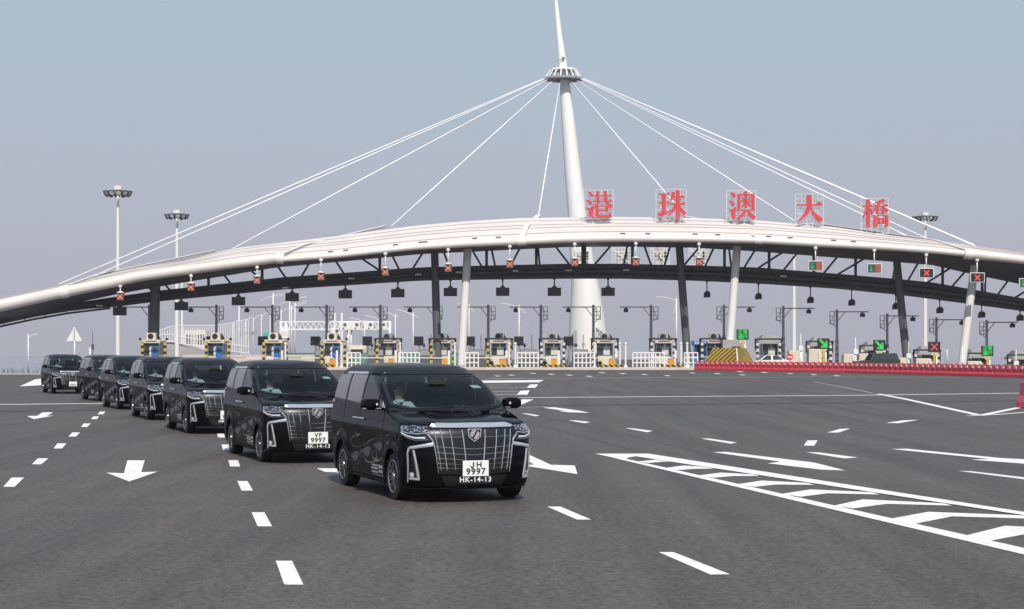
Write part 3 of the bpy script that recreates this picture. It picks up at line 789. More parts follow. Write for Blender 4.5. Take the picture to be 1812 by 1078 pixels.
# ------------------------------------------------------------------ toll lanes
ORD = ['first', 'second', 'third', 'fourth', 'fifth', 'sixth', 'seventh', 'eighth', 'ninth', 'tenth', 'eleventh']
YT = 219.0
def gx(px, Y): return (px - CX) * Y / F_PX
# kerb strip in front of the islands, and the islands
for a, b, Yk in [(-80, 300, 200.5), (300, 620, 200.5), (620, 900, 200.3), (900, 1236, 200.2)]:
    pass
mb = MB(); mb.box(((gx(300, 200.6) + gx(1236, 200.6)) / 2, 200.6, 0.15), (gx(1236, 200.6) - gx(300, 200.6), 0.5, 0.30))
tag(mb.build('toll_kerb', M['pinkish'], bevel=0.02), 'pale stone kerb strip in front of the toll islands', None, None, 'structure')
mb = MB(); mb.box(((gx(300, 201.5) + gx(1236, 201.5)) / 2, 201.6, 0.05), (gx(1236, 200.6) - gx(300, 200.6), 1.5, 0.09))
tag(mb.build('toll_apron', M['pinkish']), 'pale pinkish apron behind the toll kerb', None, None, 'structure')

def island(px, right=False):
    X = gx(px, YT); z = gz(X, YT)
    o = thing('toll_island', None, None, (X, YT, z)); o['kind'] = 'structure'
    mb = MB(); mb.prism([(-1.25, -12.5), (-0.7, -13.6), (0.7, -13.6), (1.25, -12.5), (1.25, 16), (-1.25, 16)], lambda u, v, w: Vector((u, v, 0.0 + w)), 0.22)
    mb.build('kerb', M['pinkish'], o, bevel=0.03)
    mb = MB(); mb.box((0, -13.68, 0.29), (2.3, 0.14, 0.56)); mb.box((-1.22, -13.1, 0.29), (0.2, 1.0, 0.56)); mb.box((1.22, -13.1, 0.29), (0.2, 1.0, 0.56)); mb.build('striped_nose', M['hazard'], o)
    return o
LEFT = [272, 385, 487, 590, 687, 783, 883, 978, 1070, 1173, 1262]
RIGHT = [1360, 1450, 1545, 1640, 1728, 1806]
for px in LEFT + RIGHT: island(px)

def make_booth(kind):
    """kind: 'blue' booths with a blue side panel, 'plain' ones, 'hood' ones with a flared grey roof"""
    t = thing('toll_booth', None, 'toll booth')
    mb = MB(); mb.box((0, 0, 0.70), (1.75, 2.8, 1.3)); mb.build('lower_wall', M['beige'], t, bevel=0.03)
    mb = MB()
    for x in (-0.83, 0.83):
        for y in (-1.35, 0, 1.35): mb.box((x, y, 2.08), (0.1, 0.1, 1.46))
    mb.box((0, -1.36, 1.40), (1.75, 0.11, 0.09)); mb.box((0, -1.36, 2.77), (1.75, 0.11, 0.08)); mb.box((0.1, -1.36, 2.08), (0.07, 0.1, 1.3))
    mb.build('window_frame', M['greysteel'], t)
    mb = MB(); mb.box((-0.37, -1.33, 2.08), (0.82, 0.03, 1.3)); mb.build('pane', M['kioskglass'], t)
    mb = MB(); mb.box((0.47, -1.33, 2.08), (0.62, 0.03, 1.3)); mb.build('pane', M['kioskglass'], t)
    for s in (-1, 1):
        mb = MB(); mb.box((s * 0.83, 0, 2.08), (0.03, 2.55, 1.3)); mb.build('pane', M['kioskglass'], t)
    mb = MB(); mb.box((0.16, -1.40, 1.88), (0.78, 0.04, 0.86)); mb.build('blind', M['paper'], t)
    if kind == 'blue':
        mb = MB(); mb.box((0.42, -1.46, 1.55), (0.86, 0.08, 1.75)); mb.build('blue_door', M['brightblue'], t, bevel=0.01)
        mb = MB(); mb.box((0.42, -1.51, 2.0), (0.5, 0.03, 0.6)); mb.build('door_pane', M['kioskglass'], t)
        mb = MB(); mb.box((-0.05, -1.47, 1.5), (0.09, 0.1, 1.9)); mb.build('door_post', M['white'], t)
    if kind == 'hood':
        mb = MB(); mb.add([(x * k, y * k, z) for z, k in ((2.80, 1.0), (2.92, 1.0), (3.85, 0.52)) for x, y in ((-1.45, -1.9), (1.45, -1.9), (1.45, 1.9), (-1.45, 1.9))],
                          [(3, 2, 1, 0), (0, 1, 5, 4), (1, 2, 6, 5), (2, 3, 7, 6), (3, 0, 4, 7), (4, 5, 9, 8), (5, 6, 10, 9), (6, 7, 11, 10), (7, 4, 8, 11), (8, 9, 10, 11)]); mb.build('hooded_roof', M['midgrey'], t)
    else:
        mb = MB(); mb.box((0, 0, 2.98), (2.1, 3.3, 0.34)); mb.build('roof', M['beige'] if kind == 'blue' else M['pinkish'], t, bevel=0.03)
        mb = MB(); mb.box((0, -1.67, 3.06), (1.3, 0.05, 0.10)); mb.build('roof_sign', M['greysteel'], t)
        ac = MB().box((-0.05, -0.9, 3.58), (1.15, 0.7, 0.84), taper=0.92).build('air_conditioner', M['beige'] if kind == 'blue' else M['midgrey'], t, bevel=0.03)
        mb = MB(); mb.lathe([(0.30, 0), (0.33, 0.05), (0.05, 0.05), (0.0, 0.06)], (0, -1, 0), (-0.1, -1.24, 3.6), 16); mb.build('fan', M['black'], ac)
        mb = MB(); mb.prism([(0.55, 3.16), (1.0, 3.16), (0.6, 3.95)], lambda u, v, w: Vector((u, -1.0 + w, v)), 0.5); mb.build('bracket', M['black'], t)
    return t
def make_portal(mat, kind='striped'):
    t = thing('guard_portal', None, 'guard portal')
    mb = MB()
    mb.tube([(-1.52, 0, 2.2), (-1.52, 0, 3.30), (-1.44, 0, 3.48), (-1.26, 0, 3.55), (1.26, 0, 3.55), (1.44, 0, 3.48), (1.52, 0, 3.30), (1.52, 0, 2.2)], 0.10, 10)
    if kind == 'posts': mb = MB(); mb.bar((-1.3, .1, 3.35), (1.3, .1, 3.35), .08, .12); mb.build('crossbar', M['beige'], t)
    else: mb.build('hoop', M['black'], t)
    for s in (-1, 1):
        mb = MB(); mb.box((s * 1.30, 0.0, 1.62), (0.30, 0.24, 3.1)); mb.build('banded_post', mat, t)
        mb = MB(); mb.sphere((s * 1.52, -0.14, 3.48), 0.16, 10, 6); mb.build('beacon', M['black'], t)
    return t
booth_b, booth_p, booth_h = make_booth('blue'), make_booth('plain'), make_booth('hood')
portal_n, portal_y, portal_w = make_portal(M['hazard_v'], 'posts'), make_portal(M['hazard_v']), make_portal(M['hazard_w'])
used = set()
def put(src, px, Y, label, group, dx=0.0, rz=0.0, dz=0.0):
    X = gx(px, Y); loc = (X + dx, Y, gz(X, Y) + dz)
    if src.name in used: c = dup(src, loc, rz, label)
    else:
        used.add(src.name); c = src; c.location = loc; c.rotation_euler = (0, 0, rz); c['label'] = label
    if group: c['group'] = group
    return c
blab = ['blue-doored toll booth at the far left, under the thick dark column', 'blue-doored toll booth second from the left', 'blue-doored toll booth third from the left, below green backdrop screens',
        'blue-doored toll booth fourth from the left, behind the second van roof', 'beige toll booth behind the leading van, first without a blue door', 'beige toll booth under the dark upright column left of centre',
        'beige toll booth just right of the white column behind the leading van', 'beige toll booth left of the mast foot', 'beige toll booth directly in front of the mast foot', 'beige toll booth right of the mast, beside the dark leaning column',
        'beige toll booth half hidden behind the blue kiosk']
for i, px in enumerate(LEFT):
    put(booth_b if i < 4 else booth_p, px, YT - (9.2 if i < 4 else 5), blab[i], 'toll booths on the left lanes', dz=0.2)
    put(portal_n if i < 4 else portal_y if i < 7 else portal_w, px, YT - (12.0 if i < 4 else 7.6), ('yellow and black banded' if i < 7 else 'white and black banded') + ' guard portal in front of the ' + blab[i].split(' toll booth')[0] + ' booth, ' + ORD[i] + ' from the left', 'guard portals before the booths', dz=0.0)
rl = ['grey-hooded toll booth behind the white police car', 'grey-hooded toll booth behind the first green arrow panel', 'grey-hooded toll booth behind the dark green off-roader', 'grey-hooded toll booth behind the red X panel', 'grey-hooded toll booth behind the right white column', 'grey-hooded toll booth cut by the right edge of the photo']
for i, px in enumerate(RIGHT):
    put(booth_h, px, YT - 5, rl[i], 'toll booths on the right lanes', dz=0.2)
    put(portal_w, px, YT - 7.6, 'black hoop guard portal before the ' + rl[i].replace('toll ', ''), 'guard portals before the booths')

# camera gantry poles: post, arm, camera, ladder bracket
def make_gantry(s, banded):
    # 7.5 m posts with a 3.7 m arm
    t = thing('camera_gantry', None, 'camera pole')
    if banded:
        mb = MB(); mb.cyl((0, 0, 0), (0, 0, 4.0), 0.21, n=12); mb.build('banded_sleeve', M['bollard'], t)
    mb = MB(); mb.cyl((0, 0, 0), (0, 0, 7.7), 0.17 if banded else 0.19, 0.15, 12); mb.build('post', M['palesteel'], t)
    mb = MB(); mb.bar((0, 0, 7.42), (s * 3.8, 0, 7.42), 0.13); mb.build('arm', M['palesteel'], t)
    mb = MB(); mb.bar((s * 0.1, 0, 6.3), (s * 0.95, 0, 7.38), 0.09); mb.build('brace', M['palesteel'], t)
    cm = MB().box((s * 3.05, -0.2, 7.02), (0.5, 0.75, 0.46)).build('camera', M['steel'], t, bevel=0.04)
    mb = MB(); mb.box((s * 3.05, -0.1, 7.3), (0.18, 0.18, 0.16)); mb.build('mount', M['steel'], cm)
    mb = MB()
    for x in (-0.35, -0.85): mb.bar((s * x, 0.02, 5.9), (s * x, 0.02, 7.5), 0.08)
    for z in (5.95, 6.4, 6.9, 7.45): mb.bar((0, 0.03, z), (-s * 0.85, 0.03, z), 0.07)
    mb.bar((0, 0.06, 5.5), (-s * 0.8, 0.06, 6.1), 0.08); mb.bar((-s * 0.2, 0.05, 7.3), (-s * 0.8, 0.05, 6.1), 0.06)
    mb.build('ladder_bracket', M['palesteel'], t)
    return t
gl, gr = make_gantry(-1, False), make_gantry(1, True)
glab = ['grey camera pole above the second blue-doored booth', 'grey camera pole above the third blue-doored booth', 'grey camera pole in front of the far white sign gantry', 'grey camera pole behind the second van, right of the sign gantry boxes', 'grey camera pole hidden against the dark upright column',
        'grey camera pole just right of the left white tube column', 'grey camera pole left of the mast foot', 'grey camera pole in front of the mast foot', 'grey camera pole on the open lane right of the mast']
for px, lb in zip([383, 482, 578, 673, 770, 864, 957, 1050, 1152], glab): put(gl, px, 219.0, lb, 'camera poles with arms to the left')
put(gl, 264, 219.0, 'grey camera pole arm beside the thick dark column at far left', 'camera poles with arms to the left')
grl = ['banded camera pole behind the white column near the striped block', 'banded camera pole right of the police car booth', 'banded camera pole between the two green arrow panels', 'banded camera pole beside the dark leaning column on the right', 'banded camera pole right of the red X panel', 'banded camera pole between the right white column and the photo edge']
for px, lb in zip([1281, 1386, 1481, 1570, 1657, 1746], grl): put(gr, px, 219.0, lb, 'banded camera poles with arms to the right')

# black display boards on posts, grey cabinets, white grid gates, booms with orange housings, white posts, bollards
def make_display():
    t = thing('display_board', None, 'display board')
    MB().box((0, 0, 3.3), (1.12, 0.3, 1.08)).build('casing', M['black'], t, bevel=0.03)
    MB().box((0, -0.16, 3.3), (1.0, 0.02, 0.96)).build('screen', M['screen'], t)
    MB().cyl((0.05, 0.05, 0.2), (0.05, 0.05, 2.8), 0.12).build('post', M['midgrey'], t)
    return t
dsp = make_display()
for i, px in enumerate([374, 465, 558, 650, 741, 832, 918, 1006]):
    put(dsp, px, 214.0, 'blank black display board on a post, %s of eight along the left lanes' % ORD[i], 'blank display boards at the left lanes')
def make_cabinet():
    t = thing('lane_cabinet', None, 'cabinet')
    MB().box((0, 0, 1.25), (1.85, 0.9, 2.1)).build('casing', M['greysteel'], t, bevel=0.03)
    MB().box((0, -0.46, 1.9), (1.7, 0.03, 0.6)).build('vent_panel', M['midgrey'], t)
    MB().cyl((-0.45, 0, 2.3), (-0.45, 0, 2.75), 0.05).build('stalk', M['greysteel'], t)
    MB().cyl((-0.45, -0.2, 2.75), (-0.45, 0.1, 2.95), 0.2, 0.1).build('spotlight', M['greysteel'], t)
    MB().cyl((0.4, 0, 2.3), (0.4, 0, 4.0), 0.04).build('aerial', M['steel'], t)
    MB().box((0.42, -0.05, 2.85), (0.3, 0.25, 0.36)).build('sensor', M['midgrey'], t)
    return t
cb = make_cabinet()
for i, px in enumerate([572, 665, 757, 845, 935, 1026]):
    put(cb, px, 212.0, 'dark grey lane cabinet with a thin aerial, %s of six from the left' % ORD[i], 'grey cabinets between the left lanes')
def make_gate(w):
    t = thing('grid_gate', None, 'gate')
    mb = MB(); mb.box((-w / 2, 0, 1.0), (0.12, 0.12, 1.9)); mb.box((w / 2, 0, 1.0), (0.12, 0.12, 1.9)); mb.box((0, 0, 1.92), (w - .12, 0.1, 0.12)); mb.box((0, 0, 0.25), (w - .12, 0.1, 0.1)); mb.build('frame', M['white'], t)
    n = max(3, int(w / 0.42))
    v = MB().box((0, 0, 0), (0.13, 0.06, 1.54))
    first = None
    for k in range(1, n):
        x = -w / 2 + w * k / n
        if first is None: first = v.build('upright', M['white'], t); first.location = (x, 0, 1.08)
        else: same(first, 'upright', t, (x, 0, 1.08))
    h = None
    for z in (0.8, 1.36):
        if h is None: h = MB().box((0, -0.05, 0), (w - .12, 0.04, 0.12)).build('rail', M['white'], t); h.location = (0, 0, z)
        else: same(h, 'rail', t, (0, 0, z))
    return t
g1, g2 = make_gate(2.3), make_gate(1.45)
for i, (px, big) in enumerate([(626, 0), (724, 1), (835, 0), (934, 1), (1034, 1), (1138, 1), (1223, 0), (1164, 0)]):
    put(g1 if big else g2, px, 203.0, ('wide' if big else 'narrow') + ' white grid gate ' + ['behind the second van', 'behind the leading van roof, left part', 'at the foot of the left white column', 'left of the mast, before a grey cabinet', 'in front of the mast foot, before a grey cabinet', 'right of the mast on the open lane', 'before the dark leaning column', 'before the booth right of the mast'][i], 'white grid gates')
def make_boom():
    t = thing('boom_barrier', None, 'boom barrier')
    MB().box((0, 0, 0.68), (0.72, 0.5, 1.12)).build('housing', M['orange'], t, bevel=0.03)
    MB().bar((0.1, -0.3, 1.30), (-3.6, -0.3, 1.34), 0.07, 0.10).build('boom', M['white'], t)
    MB().box((0.48, -0.05, 1.15), (0.26, 0.3, 2.05)).build('white_post', M['white'], t, bevel=0.02)
    return t
bm_ = make_boom()
for i, px in enumerate([492, 589, 693, 787, 889, 981, 1083, 1188]):
    put(bm_, px, 208.0, 'orange boom barrier with its white boom lowered, %s from the left' % ORD[i], 'orange boom barriers')
wp = thing('white_post', None, 'post')
MB().cyl((0, 0, 0.2), (0, 0, 2.9), 0.12, n=10).build('post', M['white'], wp); MB().cyl((0, 0, 0.2), (0, 0, 0.55), 0.28, 0.13, 10).build('foot', M['white'], wp); MB().sphere((0, 0, 2.95), 0.16).build('cap', M['white'], wp)
for i, px in enumerate([505, 604, 708, 805, 901, 912, 1052, 1097, 1107, 1216, 1205]):
    put(wp, px, 206.0, 'slim white post on a toll island, %s from the left' % ORD[i], 'slim white posts on the islands')
bush = thing('potted_shrub', None, 'shrub')
mb = MB()
for k in range(60):
    a, b_, c = random.uniform(0, 6.28), random.uniform(0, 1), random.uniform(.12, .26)
    p = Vector((math.cos(a) * .4 * b_, math.sin(a) * .4 * b_, .55 + random.uniform(-.2, .3)))
    q = Vector((random.gauss(0, 1), random.gauss(0, 1), random.gauss(0, 1))).normalized() * c; r_ = q.cross(Vector((0.3, .5, 1))).normalized() * c * .5
    mb.add([p - q, p + r_, p + q, p - r_], [(0, 1, 2, 3)])
mb.build('foliage', pm('dark_leaf', (0.035, 0.06, 0.03), 0.6, var=.4), bush); MB().cyl((0, 0, 0.2), (0, 0, .5), .28, .32).build('pot', M['concrete'], bush)
for px, lb in [(870, 'left of the orange boom housing near the leading van roof'), (965, 'left of the mast foot on a toll island'), (1062, 'in front of the mast foot booth'), (1168, 'before the booth right of the mast')]:
    put(bush, px, 207, 'small dark potted shrub ' + lb, 'potted shrubs on the islands')
# blue police kiosk
k = thing('blue_kiosk', 'small blue kiosk with tall windows beside the dark leaning column', 'kiosk', (gx(1238, 213), 213, 0))
MB().box((0, 0, 0.75), (1.5, 1.6, 1.3)).build('base', M['brightblue'], k, bevel=.03)
MB().box((0, 0, 3.05), (1.75, 1.9, 0.55)).build('roof', M['brightblue'], k, bevel=.05)
for x in (-0.7, 0.0, 0.7): MB().box((x, -0.74, 2.1), (0.1, 0.1, 1.4)).build('mullion', M['brightblue'], k)
for x in (-0.35, 0.35): MB().box((x, -0.72, 2.1), (0.6, 0.03, 1.4)).build('pane', M['kioskglass'], k)
for x in (-0.72, .72): MB().box((x, 0, 2.1), (0.04, 1.3, 1.4)).build('pane', M['kioskglass'], k)
for j in range(5): MB().box((-.56 + j * .28, -0.965, 3.06), (.17, .02, .22)).build('lettering', M['white'], k)
MB().box((0, -0.81, 1.42), (1.52, 0.03, .07)).build('white_band', M['white'], k)
# striped crash block
cbk = thing('crash_block', 'large yellow and black striped wedge-shaped crash block behind the red barrier', 'crash block', (gx(1300, 196), 200, 0))
def cb_pts():
    X0, X1, Xr = gx(1236, 203) - gx(1300, 196), gx(1340, 203) - gx(1300, 196), gx(1305, 199) - gx(1300, 196)
    return X0, X1, Xr
X0, X1, Xr = cb_pts(); T0, T1, Tr = X0 * .33 - .1, X1 * .55, Xr * .9
H = 2.42
mb = MB(); mb.add([(X0, 3, 0), (Xr, -1.5, 0), (T0 - .4, 3, H), (Tr, -0.6, H)], [(0, 1, 3, 2)]); mb.build('left_face', stripes('stripe_left', (0.60, 0.40, 0.05), (0.02, 0.02, 0.02), (0.62, -0.30, -0.85), 2.3, .62), cbk, fix=False)
mb = MB(); mb.add([(Xr, -1.5, 0), (X1, 3, 0), (T1 + .3, 3, H), (Tr, -0.6, H)], [(0, 1, 2, 3)]); mb.build('right_face', stripes('stripe_right', (0.60, 0.40, 0.05), (0.02, 0.02, 0.02), (0.6, 0.3, 0.85), 2.3, .62), cbk, fix=False)
mb = MB(); mb.add([(T0 - .4, 3, H), (Tr, -.6, H), (T1 + .3, 3, H), (X0, 3.0, 0), (X1, 3.0, 0)], [(0, 1, 2), (3, 0, 2, 4)]); mb.build('top', M['concrete'], cbk, fix=False)
mb = MB(); mb.bar((Xr, -1.52, 0), (Tr, -.62, H), .14); mb.build('ridge', M['beige'], cbk)
ped = thing('column_plinth', 'grey concrete plinth at the foot of the white column above the striped block', 'plinth', (gx(1298, 207), 207, 0))
MB().box((-.2, 0.8, 1.7), (2.1, 1.6, 3.4), taper=.97).build('block', M['concrete'], ped, bevel=.05)
# LED lane panels on yellow posts (right lanes)
def led_panel(px, py, Y, what, lab):
    p = W(px, py, Y); t = thing('lane_sign', lab, 'lane sign', (p.x, Y, 0), 0, 'lit lane signs on posts at the right lanes'); z = p.z; g0 = gz(p.x, Y)
    MB().box((0, 0, z), (1.36, 0.22, 1.18)).build('casing', M['black'], t, bevel=.02)
    fy = -0.13
    if what == 'arrow':
        mb = MB(); mb.prism([(-.48, .5), (-.3, .5), (.22, -.02), (.2, .28), (.42, .28), (.46, -.5), (-.30, -.44), (-.28, -.26), (.02, -.22), (-.48, .3)], lambda u, v, w: Vector((u, fy - w, z + v)), .02); mb.build('arrow', M['ledgreen'], t)
    elif what == 'cross':
        for a in (1, -1): mb = MB(); mb.prism([(-.42 * a, .32), (-.32 * a, .42), (.42 * a, -.32), (.32 * a, -.42)], lambda u, v, w: Vector((u, fy - w - (.003 if a > 0 else 0), z + v)), .02); mb.build('cross_bar', M['ledred'], t)
    else:
        o = text_mesh('characters', what, .56, M['ledgreen'], t, .004, .014); o.rotation_euler = (R(90), 0, 0); o.location = (0, fy, z - .02)
    MB().prism([(-.5, z - .6), (.5, z - .6), (.2, z - 1.0), (-.2, z - 1.0)], lambda u, v, w: Vector((u, -.05 + w, v)), .12).build('bracket', M['beige'], t)
    MB().cyl((0, 0, g0), (0, 0, z - .7), .14, n=10).build('post', M['yellow'], t)
    MB().cyl((.3, .1, g0), (.3, .1, z - 1.0), .09, n=8).build('side_post', M['white'], t)
led_panel(1314, 592, 205, '正常\n通行', 'green lit four-character lane sign beside the foot of the white column')
led_panel(1457, 608, 206, 'arrow', 'lit green diagonal arrow panel nearest the police car lane')
led_panel(1556, 611, 206, 'arrow', 'lit green diagonal arrow panel above the dark green off-roader')
led_panel(1653, 614, 206, 'cross', 'lit red X panel on a post right of the dark leaning column')
led_panel(1747, 621, 206, '正常\n通行', 'green lit four-character lane sign right of the right white column')
# beige lane blocks and slim aerial poles on the right
def block_thing(px, w, h, lab):
    X = gx(px, 210); t = thing('lane_block', lab, 'block', (X, 210, gz(X, 210)), 0, 'beige blocks on the right islands')
    MB().box((0, 0, h / 2), (w, 1.6, h), taper=.9).build('block', M['beige'], t, bevel=.08); MB().box((w * .38, -.86, h * .5), (.22, .1, h * .9)).build('white_stile', M['white'], t)
for px, w, h, lab in [(1407, 1.8, 2.3, 'pinkish sloping block right of the police car'), (1440, 1.5, 2.6, 'beige block under the first green arrow panel'), (1500, 1.3, 2.3, 'low pale block left of the off-roader'), (1528, 1.4, 2.5, 'beige block behind the off-roader bonnet'),
                      (1597, 1.3, 2.4, 'pale block just right of the off-roader'), (1632, 1.9, 2.5, 'beige block left of the red X panel'), (1684, 1.2, 2.1, 'low pale block right of the red X panel'), (1722, 1.8, 2.6, 'beige block at the foot of the right white column'), (1790, 1.9, 2.3, 'pale block close to the right edge')]: block_thing(px, w, h, lab)
ap = thing('aerial_pole', None, 'pole')
MB().cyl((0, 0, 0), (0, 0, 4.2), .06, .04, 8).build('rod', M['white'], ap); MB().box((0, 0, 2.55), (.55, .4, .55)).build('box', M['white'], ap, bevel=.03); MB().cyl((0, 0, 0), (0, 0, 2.3), .1, n=8).build('sleeve', M['white'], ap)
for px, lb in [(1417, 'slim white aerial pole left of the first green arrow panel'), (1514, 'slim white aerial pole left of the second green arrow panel'), (1608, 'slim white aerial pole left of the red X panel'), (1703, 'slim white aerial pole touching the right white column'), (1798, 'slim white aerial pole near the right edge')]: put(ap, px, 204, lb, 'slim white aerial poles')
t = thing('no_entry_sign', 'round red no entry sign with a white bar right of the police car', 'road sign', (gx(1398, 200), 200, 0))
MB().cyl((0, 0, 1.45), (0, -.04, 1.45), .36, n=24).build('disc', M['red'], t); MB().box((0, -.06, 1.45), (.5, .02, .12)).build('bar', M['white'], t); MB().cyl((0, .05, 0), (0, .05, 1.6), .05).build('post', M['midgrey'], t)
# red water-filled barrier row: one barrier, copied along the edge
def make_barrier():
    t = thing('water_barrier', None, 'barrier')
    prof = [(-.28, 0), (.28, 0), (.28, .22), (.17, .48), (.12, .98), (-.12, .98), (-.17, .48), (-.28, .22)]
    MB().prism(prof, lambda u, v, w: Vector((-.47 + w, u, v)), .94).build('body', M['red'], t, bevel=.025)
    MB().box((0, -.165, .80), (.30, .09, .20)).build('reflector', M['reflect'], t)
    for x in (-.36, -.22, -.08, .08, .22, .36):
        MB().bar((x, -.215, .12), (x, -.165, .56), .05, .06).build('rib', M['reddark'], t)
    MB().box((0, 0, 1.0), (.3, .1, .05)).build('filler_cap', M['reddark'], t)
    return t
wb = make_barrier(); nb = 0
P = [Vector(p) for p in BAR]; segs = []
Ltot = sum((b - a).length for a, b in zip(P, P[1:])); s_ = 0.0; i = 0
rb = random.Random(3)
def along(d):
    for a, b in zip(P, P[1:]):
        L = (b - a).length
        if d <= L: return a.lerp(b, d / L), (b - a).normalized()
        d -= L
    return P[-1], (P[-1] - P[-2]).normalized()
d = 0.5
while d < Ltot:
    p, t_ = along(d)
    lab = 'red plastic water barrier in the long row along the right side of the plaza'
    if d < 1: lab = 'red water barrier at the left end of the long row'
    ang = math.atan2(t_.y, t_.x) + rb.uniform(-.02, .02)
    if nb == 0: c = wb; c.location = p; c.rotation_euler = (0, 0, ang)
    else: c = dup(wb, p, ang)
    c['label'] = lab; c['group'] = 'red water barriers in a row'; nb += 1; d += 0.985
q = G(1814, 722)
c = dup(wb, (q.x + .1, q.y, 0), R(95), 'single red water barrier standing alone at the right edge, closer than the row'); c['group'] = 'red water barriers in a row'

# signals hanging from the tube
def hang_sig(px, pyt, pyc, kind, lab):
    p = W(px, pyc, YF - .1); top = W(px, pyt, YF - .1)
    t = thing('lane_signal', lab, 'lane signal', (p.x, p.y, p.z), 0, 'lane signals hanging from the canopy tube')
    dz = top.z - p.z
    MB().cyl((0, 0, .5), (0, 0, dz), .075, n=8).build('stem', M['white'], t); MB().sphere((0, -.02, dz + .02), .22, 10, 6).build('bracket', M['white'], t)
    if kind == 'small':
        MB().lathe([(.0, .62), (.12, .62), (.42, .5), (.42, .42), (0, .42)], (0, 0, 1), (0, 0, 0), 12).build('cap', M['white'], t)
        MB().box((0, 0, 0), (.74, .34, .84)).build('casing', M['ledrust'], t, bevel=.02)
        MB().box((.39, .06, -.06), (.05, .3, .9)).build('side_visor', M['black'], t)
        for a in (1, -1): MB().prism([(-.30 * a, .24), (-.24 * a, .30), (.30 * a, -.24), (.24 * a, -.30)], lambda u, v, w: Vector((u, -.18 - w - (.003 if a > 0 else 0), v)), .02).build('cross_bar', M['ledredoff'], t)
    else:
        MB().box((0, 0, .02), (1.66, .3, 1.10)).build('frame', M['white'], t, bevel=.02); MB().box((0, -.16, .02), (1.5, .02, .96)).build('face', M['screen'], t)
        if kind == 'cross':
            for a in (1, -1): MB().prism([(-.34 * a, .22), (-.22 * a, .34), (.34 * a, -.26), (.22 * a, -.38)], lambda u, v, w: Vector((u, -.175 - w - (.003 if a > 0 else 0), v + .02)), .02).build('cross_bar', M['ledred'], t)
        else:
            MB().box((-.39, -.172, .02), (.7, .012, .94)).build('green_face', M['ledgreendim'], t); MB().box((.38, -.172, .02), (.72, .012, .94)).build('red_face', M['ledrust'], t)
            MB().prism([(-.43, .32), (-.35, .32), (-.35, -.12), (-.2, -.12), (-.39, -.36), (-.58, -.12), (-.43, -.12)], lambda u, v, w: Vector((u, -.18 - w, v)), .01).build('arrow', M['signgreen'], t)
            for j in range(2):
                for i_ in range(2): MB().box((.22 + .3 * i_, -.183, .22 - .42 * j), (.2, .012, .28)).build('red_mark', M['signmark'], t)
SM = [(213, 507, 525), (338, 489, 508.5), (455, 474, 496), (568, 461, 489.5), (682, 450, 481.5), (793, 443, 474.5), (902, 437, 467.5), (1017, 433, 464.5), (1125, 432, 463.5), (1237, 433, 463.5)]
for i, (px, a, b) in enumerate(SM): hang_sig(px, a, b, 'small', 'small faded red X lane signal under the tube, %s of ten from the left' % ORD[i])
hang_sig(1443, 440, 470.5, 'split', 'split green and red lane signal hanging below the fourth red character')
hang_sig(1547, 444, 475.5, 'split', 'split green and red lane signal hanging below the rightmost red character')
hang_sig(1639, 452, 483.5, 'cross', 'framed red X signal hanging below the right floodlight mast')
hang_sig(1729, 461, 491.5, 'cross', 'framed red X signal hanging in front of the right white column')
hang_sig(1816, 470, 501.5, 'split', 'split lane signal cut by the right edge of the photo')
# panels hanging from the lower truss
def hang_board(px, pyt, pyc, i):
    p = W(px, pyc, YB - .1); top = W(px, pyt - 3, YB - .1); dz = top.z - p.z
    t = thing('hanging_board', 'dark blank board hanging from the lower truss, %s of ten from the left' % ORD[i], 'hanging board', (p.x, p.y, p.z), 0, 'dark boards hanging from the truss')
    MB().box((0, 0, 0), (1.58, .3, .98)).build('board', M['screen'], t, bevel=.02); MB().cyl((0, 0, .5), (0, 0, dz), .08, n=8).build('stem', M['steel'], t)
    MB().prism([(-.35, .5), (.35, .5), (.1, .75), (-.1, .75)], lambda u, v, w: Vector((u, -.06 + w, v)), .12).build('bracket', M['steel'], t); MB().cyl((0, 0, dz - .3), (0, 0, dz), .1, .3, 8).build('flange', M['steel'], t)
for i, (px, a, b) in enumerate([(212, 542, 551), (321, 529, 542), (422, 520, 533), (517, 511.5, 526), (611, 505, 521), (704, 500, 519), (797, 496.5, 517), (889.5, 495, 516.5), (981, 494, 516.5), (1076, 494, 516.5)]): hang_board(px, a, b, i)
for i, (px, a, b) in enumerate([(1251, 498, 521.5), (1342, 502.5, 525), (1434, 508, 531.5), (1507, 513, 536), (1585, 521.5, 542.5), (1663, 531, 549.5), (1737, 540, 557.5), (1805, 549.5, 563)]):
    p = W(px, b, YB - .1); top = W(px, a - 3, YB - .1); dz = top.z - p.z
    t = thing('hooded_camera', 'black hooded camera hanging from the truss on the right, %s of eight from the left' % ORD[i], 'camera', (p.x, p.y, p.z), 0, 'hooded cameras hanging from the truss')
    mb = MB(); mb.prism([(-.36, -.36), (.36, -.30), (.37, .2), (.18, .42), (-.15, .42), (-.36, .16)], lambda u, v, w: Vector((u, -.35 + w, v)), .7); mb.build('housing', M['black'], t, bevel=.03)
    MB().cyl((0, 0, .4), (0, 0, dz), .065, n=8).build('stem', M['steel'], t); MB().cyl((0, 0, dz - .35), (0, 0, dz), .08, .3, 8).build('flange', M['steel'], t)
